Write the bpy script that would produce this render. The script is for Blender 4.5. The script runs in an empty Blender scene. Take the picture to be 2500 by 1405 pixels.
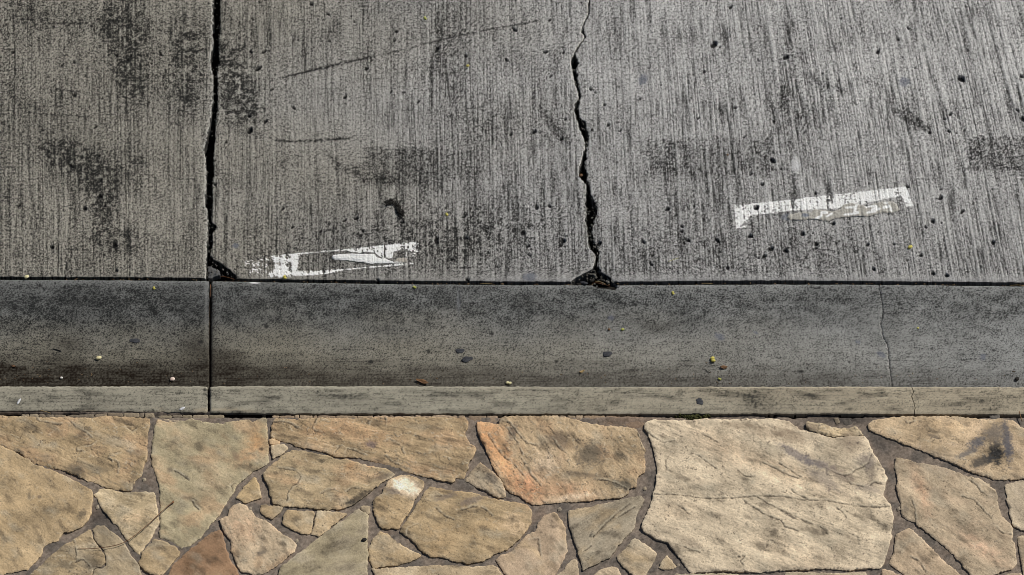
import bpy, math, random
import numpy as np
from mathutils import Vector
from mathutils.geometry import delaunay_2d_cdt

random.seed(7)
rng = np.random.default_rng(11)
scene = bpy.context.scene
COL = scene.collection

# ------------------------------------------------------------------ camera
TH = math.radians(48.0)            # looking down from the pavement side
F_PX, SC = 12000.0, 720.0          # focal length in photo pixels, pixels per metre at the target
DIST = F_PX / SC
FWD = np.array([0.0, math.cos(TH), -math.sin(TH)])
UPV = np.array([0.0, math.sin(TH), math.cos(TH)])
CAM = -FWD * DIST
cam_data = bpy.data.cameras.new("camera")
cam = bpy.data.objects.new("camera", cam_data)
COL.objects.link(cam)
cam.location = CAM
cam.rotation_euler = (math.pi / 2 - TH, 0, 0)
cam_data.sensor_fit = 'HORIZONTAL'
cam_data.sensor_width = 36.0
cam_data.lens = F_PX * 36.0 / 2500.0
cam_data.clip_start = 0.5
cam_data.clip_end = 1000.0
scene.camera = cam

# ------------------------------------------------------------------ daylight
SUN_EL, SUN_AZ = math.radians(42.0), math.atan2(0.80, 0.60)   # azimuth measured from +Y towards +X
world = bpy.data.worlds.new("World")
scene.world = world
world.use_nodes = True
wn = world.node_tree.nodes
bg = wn["Background"]
sky = wn.new("ShaderNodeTexSky")
sky.sky_type = 'NISHITA'
sky.sun_disc = False
sky.sun_elevation = SUN_EL
sky.sun_rotation = SUN_AZ
world.node_tree.links.new(sky.outputs[0], bg.inputs[0])
bg.inputs[1].default_value = 0.05
sun_data = bpy.data.lights.new("sun", 'SUN')
sun_data.energy = 4.6
sun_data.angle = math.radians(0.5)
sun_data.color = (1.0, 0.955, 0.88)
sun = bpy.data.objects.new("sun", sun_data)
COL.objects.link(sun)
d = Vector((math.sin(SUN_AZ) * math.cos(SUN_EL), math.cos(SUN_AZ) * math.cos(SUN_EL), math.sin(SUN_EL)))
sun.location = d * 20
sun.rotation_euler = d.to_track_quat('Z', 'Y').to_euler()
scene.view_settings.view_transform = 'Standard'
scene.view_settings.look = 'None'
scene.view_settings.exposure = -0.25
scene.view_settings.gamma = 1.0
scene.view_settings.use_curve_mapping = False
scene.cycles.filter_width = 0.9

# ------------------------------------------------------------------ survey helpers (photo pixel <-> place on the ground)
def unproj(px, py, zf):
    """point of the ground surface zf(x, y) seen at a photo pixel"""
    px = np.asarray(px, float); py = np.asarray(py, float)
    dx = px - 1250.0
    u = -(py - 702.5)
    dy = FWD[1] * F_PX + UPV[1] * u
    dz = FWD[2] * F_PX + UPV[2] * u
    z = np.zeros_like(dx)
    for _ in range(4):
        t = (z - CAM[2]) / dz
        x = dx * t
        y = CAM[1] + dy * t
        z = zf(x, y) + 0 * x
    return x, y, z

def proj(x, y, z):
    vx = x; vy = y - CAM[1]; vz = z - CAM[2]
    dep = vy * FWD[1] + vz * FWD[2]
    up = vy * UPV[1] + vz * UPV[2]
    return 1250.0 + F_PX * vx / dep, 702.5 - F_PX * up / dep

# ------------------------------------------------------------------ noise
_T = rng.random((256, 256)) * 2 * np.pi
_GX, _GY = np.cos(_T).astype(np.float32), np.sin(_T).astype(np.float32)
def pn(x, y, s=0):
    x = np.asarray(x, np.float64) + s * 37.13 + 1000.3
    y = np.asarray(y, np.float64) + s * 19.71 + 1000.7
    xi = np.floor(x).astype(np.int64); yi = np.floor(y).astype(np.int64)
    fx = (x - xi).astype(np.float32); fy = (y - yi).astype(np.float32)
    x0 = xi & 255; x1 = (xi + 1) & 255; y0 = yi & 255; y1 = (yi + 1) & 255
    u = fx * fx * fx * (fx * (fx * 6 - 15) + 10); v = fy * fy * fy * (fy * (fy * 6 - 15) + 10)
    a = _GX[x0, y0] * fx + _GY[x0, y0] * fy
    b = _GX[x1, y0] * (fx - 1) + _GY[x1, y0] * fy
    c = _GX[x0, y1] * fx + _GY[x0, y1] * (fy - 1)
    e = _GX[x1, y1] * (fx - 1) + _GY[x1, y1] * (fy - 1)
    return 1.5 * ((a + u * (b - a)) * (1 - v) + (c + u * (e - c)) * v)
def fbm(x, y, s=0, o=4, g=0.5):
    r = 0; a = 1.0; f = 1.0
    for k in range(o):
        r = r + a * pn(x * f, y * f, s + k * 3)
        a *= g; f *= 2.03
    return r
def sst(a, b, x):
    t = np.clip((x - a) / (b - a), 0, 1)
    return t * t * (3 - 2 * t)
def blob(px, py, x, y, rx, ry, ang=0.0):
    c, s = math.cos(ang), math.sin(ang)
    u = (px - x) * c + (py - y) * s; v = -(px - x) * s + (py - y) * c
    return np.exp(-((u / rx) ** 2 + (v / ry) ** 2))
def segdist(px, py, pts):
    dd = np.full(np.shape(px), 1e9)
    for (ax, ay), (bx, by) in zip(pts[:-1], pts[1:]):
        ex, ey = bx - ax, by - ay
        t = np.clip(((px - ax) * ex + (py - ay) * ey) / (ex * ex + ey * ey + 1e-9), 0, 1)
        dd = np.minimum(dd, np.hypot(px - ax - t * ex, py - ay - t * ey))
    return dd
def inpoly(px, py, poly):
    r = np.zeros(np.shape(px), bool)
    n = len(poly)
    for i in range(n):
        ax, ay = poly[i]; bx, by = poly[(i + 1) % n]
        if ay == by: continue
        c = ((ay > py) != (by > py)) & (px < (bx - ax) * (py - ay) / (by - ay) + ax)
        r ^= c
    return r
def mix(a, b, t):
    t = np.clip(t, 0, 1)[..., None]
    return a * (1 - t) + np.asarray(b, float) * t
def rgb(*c): return np.array(c, float)

# ------------------------------------------------------------------ materials
def vmat(name, rough=0.85, spec=0.3, bump=0.25, scale=420.0, grain=0.22):
    """colour from the mesh's own pigment layer, fine mineral grain and relief from noise"""
    m = bpy.data.materials.new(name); m.use_nodes = True
    nt = m.node_tree; n = nt.nodes; L = nt.links
    p = n["Principled BSDF"]
    at = n.new("ShaderNodeVertexColor"); at.layer_name = "albedo"
    tc = n.new("ShaderNodeTexCoord")
    no = n.new("ShaderNodeTexNoise"); no.inputs["Scale"].default_value = scale; no.inputs["Detail"].default_value = 3
    L.new(tc.outputs["Object"], no.inputs["Vector"])
    mr = n.new("ShaderNodeMapRange")
    mr.inputs["From Min"].default_value = 0.3; mr.inputs["From Max"].default_value = 0.7
    mr.inputs["To Min"].default_value = 1 - grain; mr.inputs["To Max"].default_value = 1 + grain
    L.new(no.outputs["Fac"], mr.inputs["Value"])
    mx = n.new("ShaderNodeMix"); mx.data_type = 'RGBA'; mx.blend_type = 'MULTIPLY'; mx.inputs["Factor"].default_value = 1
    L.new(at.outputs["Color"], mx.inputs[6]); L.new(mr.outputs["Result"], mx.inputs[7])
    L.new(mx.outputs[2], p.inputs["Base Color"])
    p.inputs["Roughness"].default_value = rough
    p.inputs["Specular IOR Level"].default_value = spec
    b = n.new("ShaderNodeBump"); b.inputs["Strength"].default_value = bump; b.inputs["Distance"].default_value = 0.001
    L.new(no.outputs["Fac"], b.inputs["Height"]); L.new(b.outputs["Normal"], p.inputs["Normal"])
    return m
def pmat(name, c1, c2, scale=300.0, rough=0.7, spec=0.3, bump=0.3):
    """two-tone noise material for small things"""
    m = bpy.data.materials.new(name); m.use_nodes = True
    nt = m.node_tree; n = nt.nodes; L = nt.links
    p = n["Principled BSDF"]
    tc = n.new("ShaderNodeTexCoord")
    no = n.new("ShaderNodeTexNoise"); no.inputs["Scale"].default_value = scale; no.inputs["Detail"].default_value = 4
    L.new(tc.outputs["Object"], no.inputs["Vector"])
    cr = n.new("ShaderNodeValToRGB")
    cr.color_ramp.elements[0].position = 0.35; cr.color_ramp.elements[1].position = 0.65
    cr.color_ramp.elements[0].color = (*c1, 1); cr.color_ramp.elements[1].color = (*c2, 1)
    L.new(no.outputs["Fac"], cr.inputs["Fac"]); L.new(cr.outputs["Color"], p.inputs["Base Color"])
    p.inputs["Roughness"].default_value = rough
    p.inputs["Specular IOR Level"].default_value = spec
    b = n.new("ShaderNodeBump"); b.inputs["Strength"].default_value = bump; b.inputs["Distance"].default_value = 0.0015
    L.new(no.outputs["Fac"], b.inputs["Height"]); L.new(b.outputs["Normal"], p.inputs["Normal"])
    return m
M_ROAD = vmat("brushed_concrete", 0.95, 0.06, 0.3, 420)
M_GUTTER = vmat("trowelled_concrete", 0.95, 0.06, 0.2, 420)
M_STONE = vmat("sandstone", 0.95, 0.08, 0.35, 350, 0.16)
M_MORTAR = vmat("mortar", 0.95, 0.06, 0.4, 380, 0.25)
M_SOIL = pmat("joint_soil", (0.006, 0.005, 0.004), (0.022, 0.016, 0.011), 160, 0.95, 0.1, 0.8)
M_EARTH = pmat("earth", (0.06, 0.045, 0.03), (0.10, 0.08, 0.055), 4, 0.95, 0.1)
M_PAINT = vmat("road_paint", 0.6, 0.4, 0.2, 300, 0.08)

# ------------------------------------------------------------------ mesh builders
def raw_mesh(name, co, faces_flat, starts, totals, mat, parent=None, alb=None, smooth=True):
    me = bpy.data.meshes.new(name)
    co = np.asarray(co, np.float32)
    me.vertices.add(len(co)); me.vertices.foreach_set("co", co.ravel())
    me.loops.add(len(faces_flat)); me.loops.foreach_set("vertex_index", np.asarray(faces_flat, np.int32))
    me.polygons.add(len(starts)); me.polygons.foreach_set("loop_start", np.asarray(starts, np.int32))
    me.polygons.foreach_set("loop_total", np.asarray(totals, np.int32))
    me.polygons.foreach_set("use_smooth", np.full(len(starts), smooth))
    if alb is not None:
        ca = me.color_attributes.new("albedo", 'FLOAT_COLOR', 'POINT')
        a4 = np.ones((len(co), 4), np.float32); a4[:, :3] = alb
        ca.data.foreach_set("color", a4.ravel())
    me.update(calc_edges=True); me.validate()
    me.materials.append(mat)
    o = bpy.data.objects.new(name, me)
    COL.objects.link(o)
    if parent is not None: o.parent = parent
    return o
def quad_obj(name, co, quads, mat, parent=None, alb=None, smooth=True):
    q = np.asarray(quads, np.int32)
    return raw_mesh(name, co, q.ravel(), np.arange(len(q)) * 4, np.full(len(q), 4), mat, parent, alb, smooth)
def grid_quads(nr, nc, off=0):
    i = np.arange(nr * nc).reshape(nr, nc) + off
    return np.stack([i[:-1, :-1], i[:-1, 1:], i[1:, 1:], i[1:, :-1]], -1).reshape(-1, 4)
def grid_obj(name, X, Y, Z, mat, parent=None, alb=None, skirt=0.05, wall=0.85):
    """height field plus side walls going down by skirt, X[row, col]; rows run away from the camera"""
    nr, nc = X.shape
    co = np.stack([X, Y, Z], -1).reshape(-1, 3)
    q = [grid_quads(nr, nc)]
    al = None if alb is None else alb.reshape(-1, 3)
    cos, als = [co], [al]
    n = nr * nc
    if skirt:
        for (r, c) in (((0,), slice(None)), ((nr - 1,), slice(None, None, -1)), (slice(None, None, -1), (0,)), (slice(None), (nc - 1,))):
            t = np.stack([X[r, c].ravel(), Y[r, c].ravel(), Z[r, c].ravel()], -1)
            b = t.copy(); b[:, 2] -= skirt
            k = len(t)
            cos += [t, b]
            if alb is not None:
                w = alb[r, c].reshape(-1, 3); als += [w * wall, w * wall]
            i = np.arange(k - 1)
            q.append(np.stack([n + i, n + k + i, n + k + i + 1, n + i + 1], -1)); n += 2 * k
    return quad_obj(name, np.concatenate(cos), np.concatenate(q), mat, parent, None if alb is None else np.concatenate(als))
def tag(o, label=None, cat=None, group=None, kind=None):
    if label: o["label"] = label
    if cat: o["category"] = cat
    if group: o["group"] = group
    if kind: o["kind"] = kind
    return o
def axis_pts(a, b, step, ea, eb, n_out=24):
    """dense between a and b, coarse out to ea and eb"""
    mid = np.linspace(a, b, int((b - a) / step) + 1)
    lo = np.linspace(ea, a, n_out)[:-1] if ea < a else np.zeros(0)
    hi = np.linspace(b, eb, n_out)[1:] if eb > b else np.zeros(0)
    return np.concatenate([lo, mid, hi])

# ------------------------------------------------------------------ levels of the place (metres)
ZERO = lambda x, y: 0 * x
Y_CF = float(unproj(1250, 941.5, ZERO)[1])          # street edge of the curb
Z_RE, Z_FL = -0.074, -0.130                          # road edge, flow line
Y_J = float(unproj(1250, 689, lambda x, y: Z_RE + 0 * x)[1])   # middle of the road / gutter joint
def road_z0(x, y): return Z_RE + 0.018 * (y - Y_J)
def gutter_z0(x, y):
    t = np.clip((y - Y_CF) / (Y_J - Y_CF), 0, 1.2)
    return Z_FL + 0.049 * t ** 1.25

# ================================================================== GROUND
gm = bpy.data.meshes.new("ground")
gm.from_pydata([(-300, -300, -0.3), (300, -300, -0.3), (300, 300, -0.3), (-300, 300, -0.3)], [], [(0, 1, 2, 3)])
gm.materials.append(M_EARTH)
ground = bpy.data.objects.new("ground", gm); COL.objects.link(ground); ground["kind"] = "structure"

# ================================================================== ROAD
JL = [(520,-400),(520,0),(520,50),(517,80),(521,100),(515,130),(513,150),(516,165),(520,180),(519,250),(515,280),(511,310),(506,322),(503,345),(497,365),(501,380),(503,420),(503,470),(498,480),(502,490),(500,505),(506,515),(507,560),(505,620),(503,640),(503,700)]
JR = [(537,-400),(537,0),(538,70),(534,100),(536,150),(530,180),(532,250),(528,300),(525,340),(521,380),(523,420),(519,460),(519,510),(515,545),(527,555),(526,565),(517,575),(520,600),(515,620),(514,632),(522,640),(540,650),(553,660),(565,670),(577,680),(580,720)]
CL = [(1470,-400),(1437.5,0),(1436,23),(1434.5,38),(1427,49),(1421.5,67),(1420.5,79),(1427.5,90),(1418,102),(1409,115),(1401,131),(1397,140),(1394,152),(1395,163),(1399,170),(1399,184),(1404,205),(1410,225),(1414,238),(1403,251),(1401,269),(1406,287),(1411,297),(1413,312),(1421,330),(1429,346),(1427,365),(1421,383),(1415,406),(1412,424),(1419,437),(1432,452),(1430,475),(1429,493),(1431,514),(1430,534),(1432,555),(1434,575),(1434,591),(1440,608),(1453,619),(1455,631),(1450,644),(1446,656),(1428,665),(1408,675),(1395,686),(1394,720)]
CR = [(1472,-400),(1440.5,0),(1439,23),(1437.5,38),(1430,49),(1424.5,67),(1424,79),(1431,90),(1422.5,102),(1413,115),(1406,131),(1408,140),(1412,152),(1410,163),(1406,170),(1410,184),(1411,205),(1416,225),(1418,238),(1414,251),(1412,269),(1415,287),(1430,297),(1431,312),(1438,330),(1436,346),(1432,365),(1431,383),(1428,406),(1434,424),(1433,437),(1440,452),(1442,475),(1453,493),(1459,514),(1453,534),(1447,555),(1446,575),(1451,591),(1461,608),(1462,619),(1461,631),(1457,644),(1463,657),(1473,667),(1487,677),(1501,688),(1504,720)]
def edge_fn(pts, amp, seed):
    ys = np.array([p[1] for p in pts], float); xs = np.array([p[0] for p in pts], float)
    return lambda py: np.interp(py, ys, xs) + amp * (1.3 * pn(py / 3.6, 0 * py, seed) + 1.0 * pn(py / 9.0, 0 * py, seed + 5))
eJL, eJR, eCL, eCR = edge_fn(JL, 2.4, 1), edge_fn(JR, 1.8, 2), edge_fn(CL, 1.7, 3), edge_fn(CR, 2.0, 4)

PITS = [(31,128,5),(130,67,4),(151,159,5),(181,152,6),(182,232,6),(284,135,5),(311,146,5),(319,137,5),(392,133,6),(233,310,6),(104,317,5),(369,155,4),(612,126,6),(630,168,10),(608,283,7),(610,319,9),(551,347,5),(469,175,4),(483,240,6),(46,502,6),(207,509,7),(127,603,7),(174,406,6),(245,480,8),(256,503,6),(241,380,5),(525,450,6),(136,386,4),(285,660,5),(246,440,6),(280,599,8),(523,556,7),
(760,10,6),(801,35,6),(645,126,8),(663,219,6),(648,297,6),(967,77,6),(963,99,5),(895,168,7),(842,237,6),(954,225,5),(985,225,5),(1021,249,5),(1067,120,8),(1137,137,6),(1256,73,7),(1237,147,6),(1247,328,6),(717,264,6),(857,40,3),(865,54,4),(906,149,4),(727,97,4),
(841,538,7),(869,533,8),(886,564,5),(713,555,5),(690,510,6),(982,542,7),(1132,529,7),(1136,580,8),(1065,583,8),(1066,591,6),(1103,633,6),(1190,557,5),(1189,566,5),(1006,570,5),(782,565,5),(922,683,5),(1141,682,7),
(1742,109,10),(1757,115,4),(1783,18,6),(1775,93,4),(1719,176,5),(1795,263,6),(1485,305,6),(1514,319,5),(1476,256,5),(1562,241,5),(1304,322,8),(1371,339,7),(1380,291,5),(1332,127,7),(1375,128,5),(1704,289,5),(1341,49,5),(1344,186,5),(1889,297,5),(1816,335,5),(1442,218,5),
(1311,507,7),(1341,503,6),(1276,569,7),(1374,588,8),(1369,598,7),(1289,601,6),(1292,623,6),(1629,511,8),(1847,507,9),(1664,552,6),(1664,565,6),(1679,587,8),(1570,591,7),(1752,588,8),(1831,576,8),(1883,607,8),(1865,626,8),(1852,630,5),(1520,605,4),(1594,623,6),(1590,645,6),(1886,392,9),(1861,450,6),(1833,425,6),(1776,654,6),(1462,595,8),
(2347,193,12),(1918,140,9),(2143,126,7),(2193,96,5),(2217,69,5),(2270,324,6),(2316,320,6),(2320,279,6),(2306,290,5),(2484,269,6),(2494,186,6),(2047,197,4),(2498,290,9),(2354,318,4),(2335,325,4),
(1959,571,7),(1993,597,7),(1992,606,6),(1917,612,8),(2296,483,7),(2296,462,5),(2349,517,7),(2277,540,7),(2260,555,5),(2424,592,7),(2248,623,6),(2118,597,6),(2133,657,6),(2278,668,6),(2311,672,7),(2216,456,6),(1991,472,5),(2034,546,6),(2182,596,5)]
PITS = [(x, y, r * 0.82) for x, y, r in PITS]
for _ in range(150):
    PITS.append((random.uniform(-60, 2560), random.uniform(-60, 660), random.uniform(1.6, 3.4)))
_pr = random.Random(5)
PITS = [(x, y, r, _pr.uniform(0.6, 1.0), _pr.uniform(-0.5, 0.5)) for x, y, r in PITS]
SCUFFS = [([(690,191),(760,172),(830,156),(905,140)], 2.2, 0.95), ([(905,140),(1010,116),(1050,104)], 1.3, 0.5), ([(1050,104),(1120,87),(1180,75),(1250,63),(1318,50)], 1.6, 0.75),
          ([(672,344),(720,346),(790,342),(852,338)], 2.2, 0.85), ([(112,216),(160,221),(200,226)], 1.4, 0.7), ([(100,278),(180,283),(228,288)], 1.4, 0.6),
          ([(0,599),(24,600)], 1.5, 0.9), ([(165,609),(190,609)], 1.5, 0.7), ([(1318,262),(1345,300),(1388,348)], 7, 0.5), ([(1970,178),(2010,205),(2062,225)], 6, 0.45),
          ([(2185,270),(2230,300),(2268,318)], 6, 0.6), ([(2210,268),(2250,298)], 4, 0.5), ([(800,375),(830,408),(870,425)], 7, 0.4), ([(860,400),(885,440)], 5, 0.35),
          ([(1140,85),(1142,92)], 1.5, 0.4), ([(130,58),(180,57),(215,56)], 2, 0.7), ([(380,73),(420,80)], 2, 0.4)]
STAINS = [(190,395,90,34,0.55,1.0),(240,460,30,70,-0.25,0.95),(250,520,30,40,0,0.6),(285,590,75,28,0,0.75),(150,380,45,30,0,0.6),(330,405,60,40,0,0.35),
          (310,90,55,90,0,0.6),(320,200,38,60,0,0.75),(85,40,70,45,0,0.5),(250,60,60,40,0,0.35),(450,110,45,60,0,0.45),(430,215,50,45,0,0.4),(460,240,30,50,0,0.4),
          (575,190,42,85,0.1,0.85),(600,265,60,50,0.4,0.7),(545,120,22,60,0,0.6),(475,130,40,80,0,0.4),(20,300,40,200,0,0.25),(720,400,90,40,0,0.22),(760,560,220,70,0,0.28),(1150,570,200,80,0,0.34),(1000,600,160,50,0,0.25),
          (1110,120,50,200,0,0.3),(1190,320,40,60,0,0.4),(1340,330,55,45,0.6,0.3),(1650,600,220,60,0,0.28),(1930,270,60,170,0.05,0.3),(1690,520,90,80,0,0.2),(1990,610,130,50,0.1,0.3),
          (1300,520,120,60,0,0.2),(1810,660,200,30,0,0.25),(1850,400,60,40,0,0.25),(2060,590,60,60,0,0.22),(690,640,110,30,0,0.25)]
PATCH = [(888,1050,362,452,0.42),(1050,1162,366,440,0.30),(1578,1700,340,432,0.36),(1700,1885,336,432,0.28),(2365,2560,335,418,0.50),(1040,1150,440,470,0.15)]

def lean(px, py):
    a = 0.004 + 0.21 * sst(850, 2750, px) ** 1.25
    return a * (1.0 + 0.25 * sst(500, 0, py))
def road_fields(px, py):
    """relief in metres and pigment of the brushed concrete at photo-frame ground coordinates"""
    s = px - lean(px, py) * (py - 345) + 1.6 * pn(px / 90, py / 220, 1) + 0.5 * pn(px / 20, py / 50, 2)
    band = 0.62 + 0.50 * pn(s / 45, py / 700, 3) + 0.22 * pn(s / 260, py / 350, 4)
    band = np.clip(band + 0.30 * blob(px, py, 1090, 60, 60, 220) + 0.3 * sst(1500, 2300, px) + 0.3 * blob(px, py, 1150, 600, 500, 110) - 0.2 * blob(px, py, 850, 180, 200, 200), 0.12, 1.25)
    near = sst(684, 662, py)                                   # trowelled margin along the gutter
    g1 = pn(s / 6.2, py / 380, 5); g2 = pn(s / 3.5, py / 150, 6); g3 = pn(s / 26, py / 600, 7)
    l1 = np.exp(-(pn(s / 13, py / 420, 8) / 0.085) ** 2)
    l2 = np.exp(-(pn(s / 6.6, py / 330, 9) / 0.10) ** 2)
    brk = sst(-0.25, 0.35, pn(s / 14, py / 60, 10))
    brk2 = sst(-0.2, 0.3, pn(s / 9, py / 28, 11))
    l3 = np.exp(-(pn(s / 4.6, py / 330, 24) / 0.13) ** 2) * sst(-0.1, 0.3, pn(s / 17, py / 70, 25))
    calm = np.clip(0.86 + 0.14 * pn(px / 120, py / 100, 30) - 0.45 * blob(px, py, 800, 330, 240, 120) - 0.2 * blob(px, py, 420, 560, 120, 120) - 0.25 * blob(px, py, 1500, 250, 150, 150) + 0.4 * blob(px, py, 1080, 100, 60, 200) + 0.3 * blob(px, py, 1930, 250, 70, 200), 0.2, 1.3)
    lines = np.clip(l1 * (0.5 + 0.5 * brk) * (0.4 + 0.6 * band) + l2 * (0.3 + 0.7 * brk2) * band * 0.8 + 0.8 * l3 * (0.4 + 0.6 * band), 0, 1) * (0.42 + 0.58 * calm)
    craze = np.exp(-(pn(px / 21, py / 8.0, 12) / 0.07) ** 2) * sst(0.0, 0.35, pn(px / 60, py / 45, 13)) * 0.7
    craze = np.maximum(craze, 0.8 * np.exp(-(pn(px / 10.5, py / 7.2, 26) / 0.085) ** 2) * sst(-0.2, 0.4, pn(px / 40, py / 30, 27)))
    wide = np.exp(-(pn(s / 13, py / 420, 8) / 0.16) ** 2) * (0.3 + 0.7 * brk) * (0.4 + 0.6 * band)
    gr = pn(px / 3.4, py / 2.7, 14); gr2 = pn(px / 6.2, py / 4.8, 15); gr3 = pn(px / 2.1, py / 1.9, 16)
    blobs = pn(px / 11, py / 9, 17)
    h = (0.8 * g1 + 0.75 * g2 + 0.6 * g3) * band - 1.0 * lines - 1.2 * wide + 0.60 * gr + 0.50 * gr2 + 0.40 * gr3 + 0.3 * blobs - 0.9 * craze
    h = h * (0.3 + 0.7 * near)
    # pigment
    stain = 0.13 + 0.06 * fbm(px / 150, py / 110, 18, 3) + 0.09 * sst(620, 380, px) - 0.12 * sst(1200, 2300, px)
    grit = np.clip(0.62 + 1.0 * pn(px / 13, py / 10, 19) + 0.7 * pn(px / 30, py / 22, 28), 0, 1.5)
    for (x, y, rx, ry, a, k) in STAINS:
        stain = stain + k * blob(px, py, x, y, rx, ry, a) * grit
    for (x0, x1, y0, y1, k) in PATCH:
        wob = 7 * pn(px / 20, py / 16, 20) + 5 * gr2
        stain = stain + k * sst(x0 - 3, x0 + 3, px + wob) * sst(x1 + 14, x1 - 14, px + wob) * sst(y0 - 5, y0 + 5, py + wob) * sst(y1 + 10, y1 - 10, py + wob) * (0.6 + 0.6 * grit)
    stain = np.clip(stain, 0, 0.85)
    soot = 0.86 * lines + 0.65 * craze  # groove soot, also painting in the shade between the broom ridges
    g = 0.7 * gr + 0.55 * gr2 + 0.9 * gr3 - 0.38 * g2 * band - 0.32 * g1 * band
    soot = soot + sst(0.24 - 1.05 * stain, 0.68 - 0.75 * stain, g + 0.22 * (calm - 0.6)) * (0.62 + 0.28 * calm + 0.1 * stain) + 0.22 * np.clip(stain - 0.2, 0, 1)
    for pts, w, k in SCUFFS:
        x0 = min(p[0] for p in pts) - 12; x1 = max(p[0] for p in pts) + 12
        y0 = min(p[1] for p in pts) - 12; y1 = max(p[1] for p in pts) + 12
        m = (px > x0) & (px < x1) & (py > y0) & (py < y1)
        if m.any():
            dd = segdist(px[m], py[m], pts)
            soot[m] += 1.05 * k * np.exp(-(dd / (w * 1.35)) ** 2) * (0.9 + 0.5 * gr2[m])
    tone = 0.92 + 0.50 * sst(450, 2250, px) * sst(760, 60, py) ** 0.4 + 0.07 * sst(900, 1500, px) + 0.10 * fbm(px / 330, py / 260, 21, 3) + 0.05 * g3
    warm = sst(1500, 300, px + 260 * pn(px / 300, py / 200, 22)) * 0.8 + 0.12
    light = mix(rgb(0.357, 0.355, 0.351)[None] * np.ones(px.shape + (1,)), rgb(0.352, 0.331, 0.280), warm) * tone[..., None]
    soot = soot * (0.45 + 0.55 * near)
    alb = mix(light, rgb(0.014, 0.014, 0.0135), np.clip(soot, 0, 0.98))
    # pale grains of worn aggregate
    alb = mix(alb, light * 1.6, 0.95 * sst(0.35, 0.9, -gr3 - 0.6 * gr2) * np.clip(1 - stain, 0, 1))
    for (x, y, rx, ry, a) in ((1570, 195, 13, 17, 0.4), (2208, 200, 16, 14, 0), (1293, 676, 20, 12, 0), (575, 600, 10, 8, 0), (1920, 530, 16, 9, 0)):
        alb = mix(alb, rgb(0.13, 0.14, 0.17), 0.75 * sst(0.35, 0.7, blob(px, py, x, y, rx, ry, a) + 0.15 * gr2))
    alb = mix(alb, rgb(0.6, 0.6, 0.6), 0.8 * sst(0.5, 0.8, blob(px, py, 1942, 403, 16, 24) + 0.35 * gr2))
    # pits left by popped-out aggregate
    for (x, y, r, fl, sl) in PITS:
        m = (np.abs(px - x) < r * 2.6) & (np.abs(py - y) < r * 2.6)
        if not m.any(): continue
        qx = px[m] - x; qy = py[m] - y
        dd = np.hypot(qx, (qy + sl * qx) / fl) + 0.22 * r * pn(qx / (r * 0.9) + x, qy / (r * 0.9) + y, 23)
        k = sst(r * 1.12, r * 0.8, dd)
        h[m] = h[m] * (1 - k) - (1.5 + min(r, 9) * 1.2) * k
        alb[m] = mix(alb[m], rgb(0.012, 0.012, 0.012), k * (0.95 if r > 3.5 else 0.8))
    return h * 0.001, alb

road_bed_x = np.linspace(-4.5, 4.5, 500); road_bed_y = np.concatenate([np.linspace(Y_J - 0.06, Y_J + 1.6, 220), np.linspace(Y_J + 1.62, Y_J + 5, 20)])
RX, RY = np.meshgrid(road_bed_x, road_bed_y)
RZ = road_z0(RX, RY) - 0.050 + 0.006 * fbm(RX * 18, RY * 18, 31, 4)
road = grid_obj("road", RX, RY, RZ, M_SOIL, None, None, 0.1)
road["kind"] = "structure"

# line of the slab fronts and of the gutter's street edge, in photo pixels
RFRONT = ([-600,0,250,500,640,1000,1250,1500,1900,2200,2500,3100], [672,674,675,677,680,684,686,686,683,685.5,688,692])
GBACK = ([-600,0,250,500,640,1000,1250,1500,1900,2200,2500,3100], [680.5,682.5,683.5,685.5,688.5,693.5,695.5,696,694,695,699,703])
def front_py(px): return np.interp(px, *RFRONT) + 1.0 * pn(px / 28, 0 * px, 41) + 0.6 * pn(px / 7, 0 * px, 42)
def gback_py(px): return np.interp(px, *GBACK) + 0.7 * pn(px / 40, 0 * px, 43) + 0.5 * pn(px / 8, 0 * px, 44)

ROW_STEP, COL_STEP = 1.65, 1.5        # photo pixels
rows_v = np.concatenate([np.arange(0, 735, ROW_STEP), np.linspace(740, 1900, 40)])    # pixels above the slab front
SLABS = []
def make_slab(xl, xr, cols, dl, dr):
    """xl, xr: edge functions of py (None = straight far side); cols: parameter 0..1"""
    nr, nc = len(rows_v), len(cols)
    PX = np.zeros((nr, nc)); PY = np.zeros((nr, nc))
    base = np.array([686.0 - v for v in rows_v])
    for it in range(2):
        for r in range(nr):
            pass
    L = xl(base)[:, None]; R = xr(base)[:, None]
    PX[:] = L + (R - L) * cols[None, :]
    shift = front_py(PX[0])[None, :] - 686.0
    fade = np.clip(1 - rows_v / 300.0, 0, 1)[:, None]
    PY[:] = base[:, None] + shift * fade
    X, Y, _ = unproj(PX, PY, road_z0)
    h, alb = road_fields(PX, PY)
    gq = pn(PX / 5, PY / 5, 29)
    # worn edges; right ones painted pale as if sunlit, left ones dark as shaded
    e = 6.0
    edge = np.exp(-((PY - PY[0:1]) * -1 / 3.2) ** 1.0)
    h -= 0.0035 * edge
    if dl: 
        q = np.exp(-(PX - L) / 1.4); h -= 0.0025 * q; alb = mix(alb, alb * 0.5, 0.6 * q)
    if dr:
        q = np.exp(-(R - PX) / 2.4); h -= 0.0030 * q; alb = mix(alb, rgb(0.55, 0.54, 0.50), np.clip(0.85 * q * (0.7 + 0.8 * gq), 0, 1))
    Z = road_z0(X, Y) + h
    o = grid_obj("concrete_slab", X, Y, Z, M_ROAD, road, alb, 0.06, 0.3)  # side walls darkened in colour so the joints read as deep shade
    SLABS.append((o, PX, PY, X, Y, Z))
    return o
far_l = lambda py: 0 * py - 1300.0
far_r = lambda py: 0 * py + 3800.0
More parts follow.
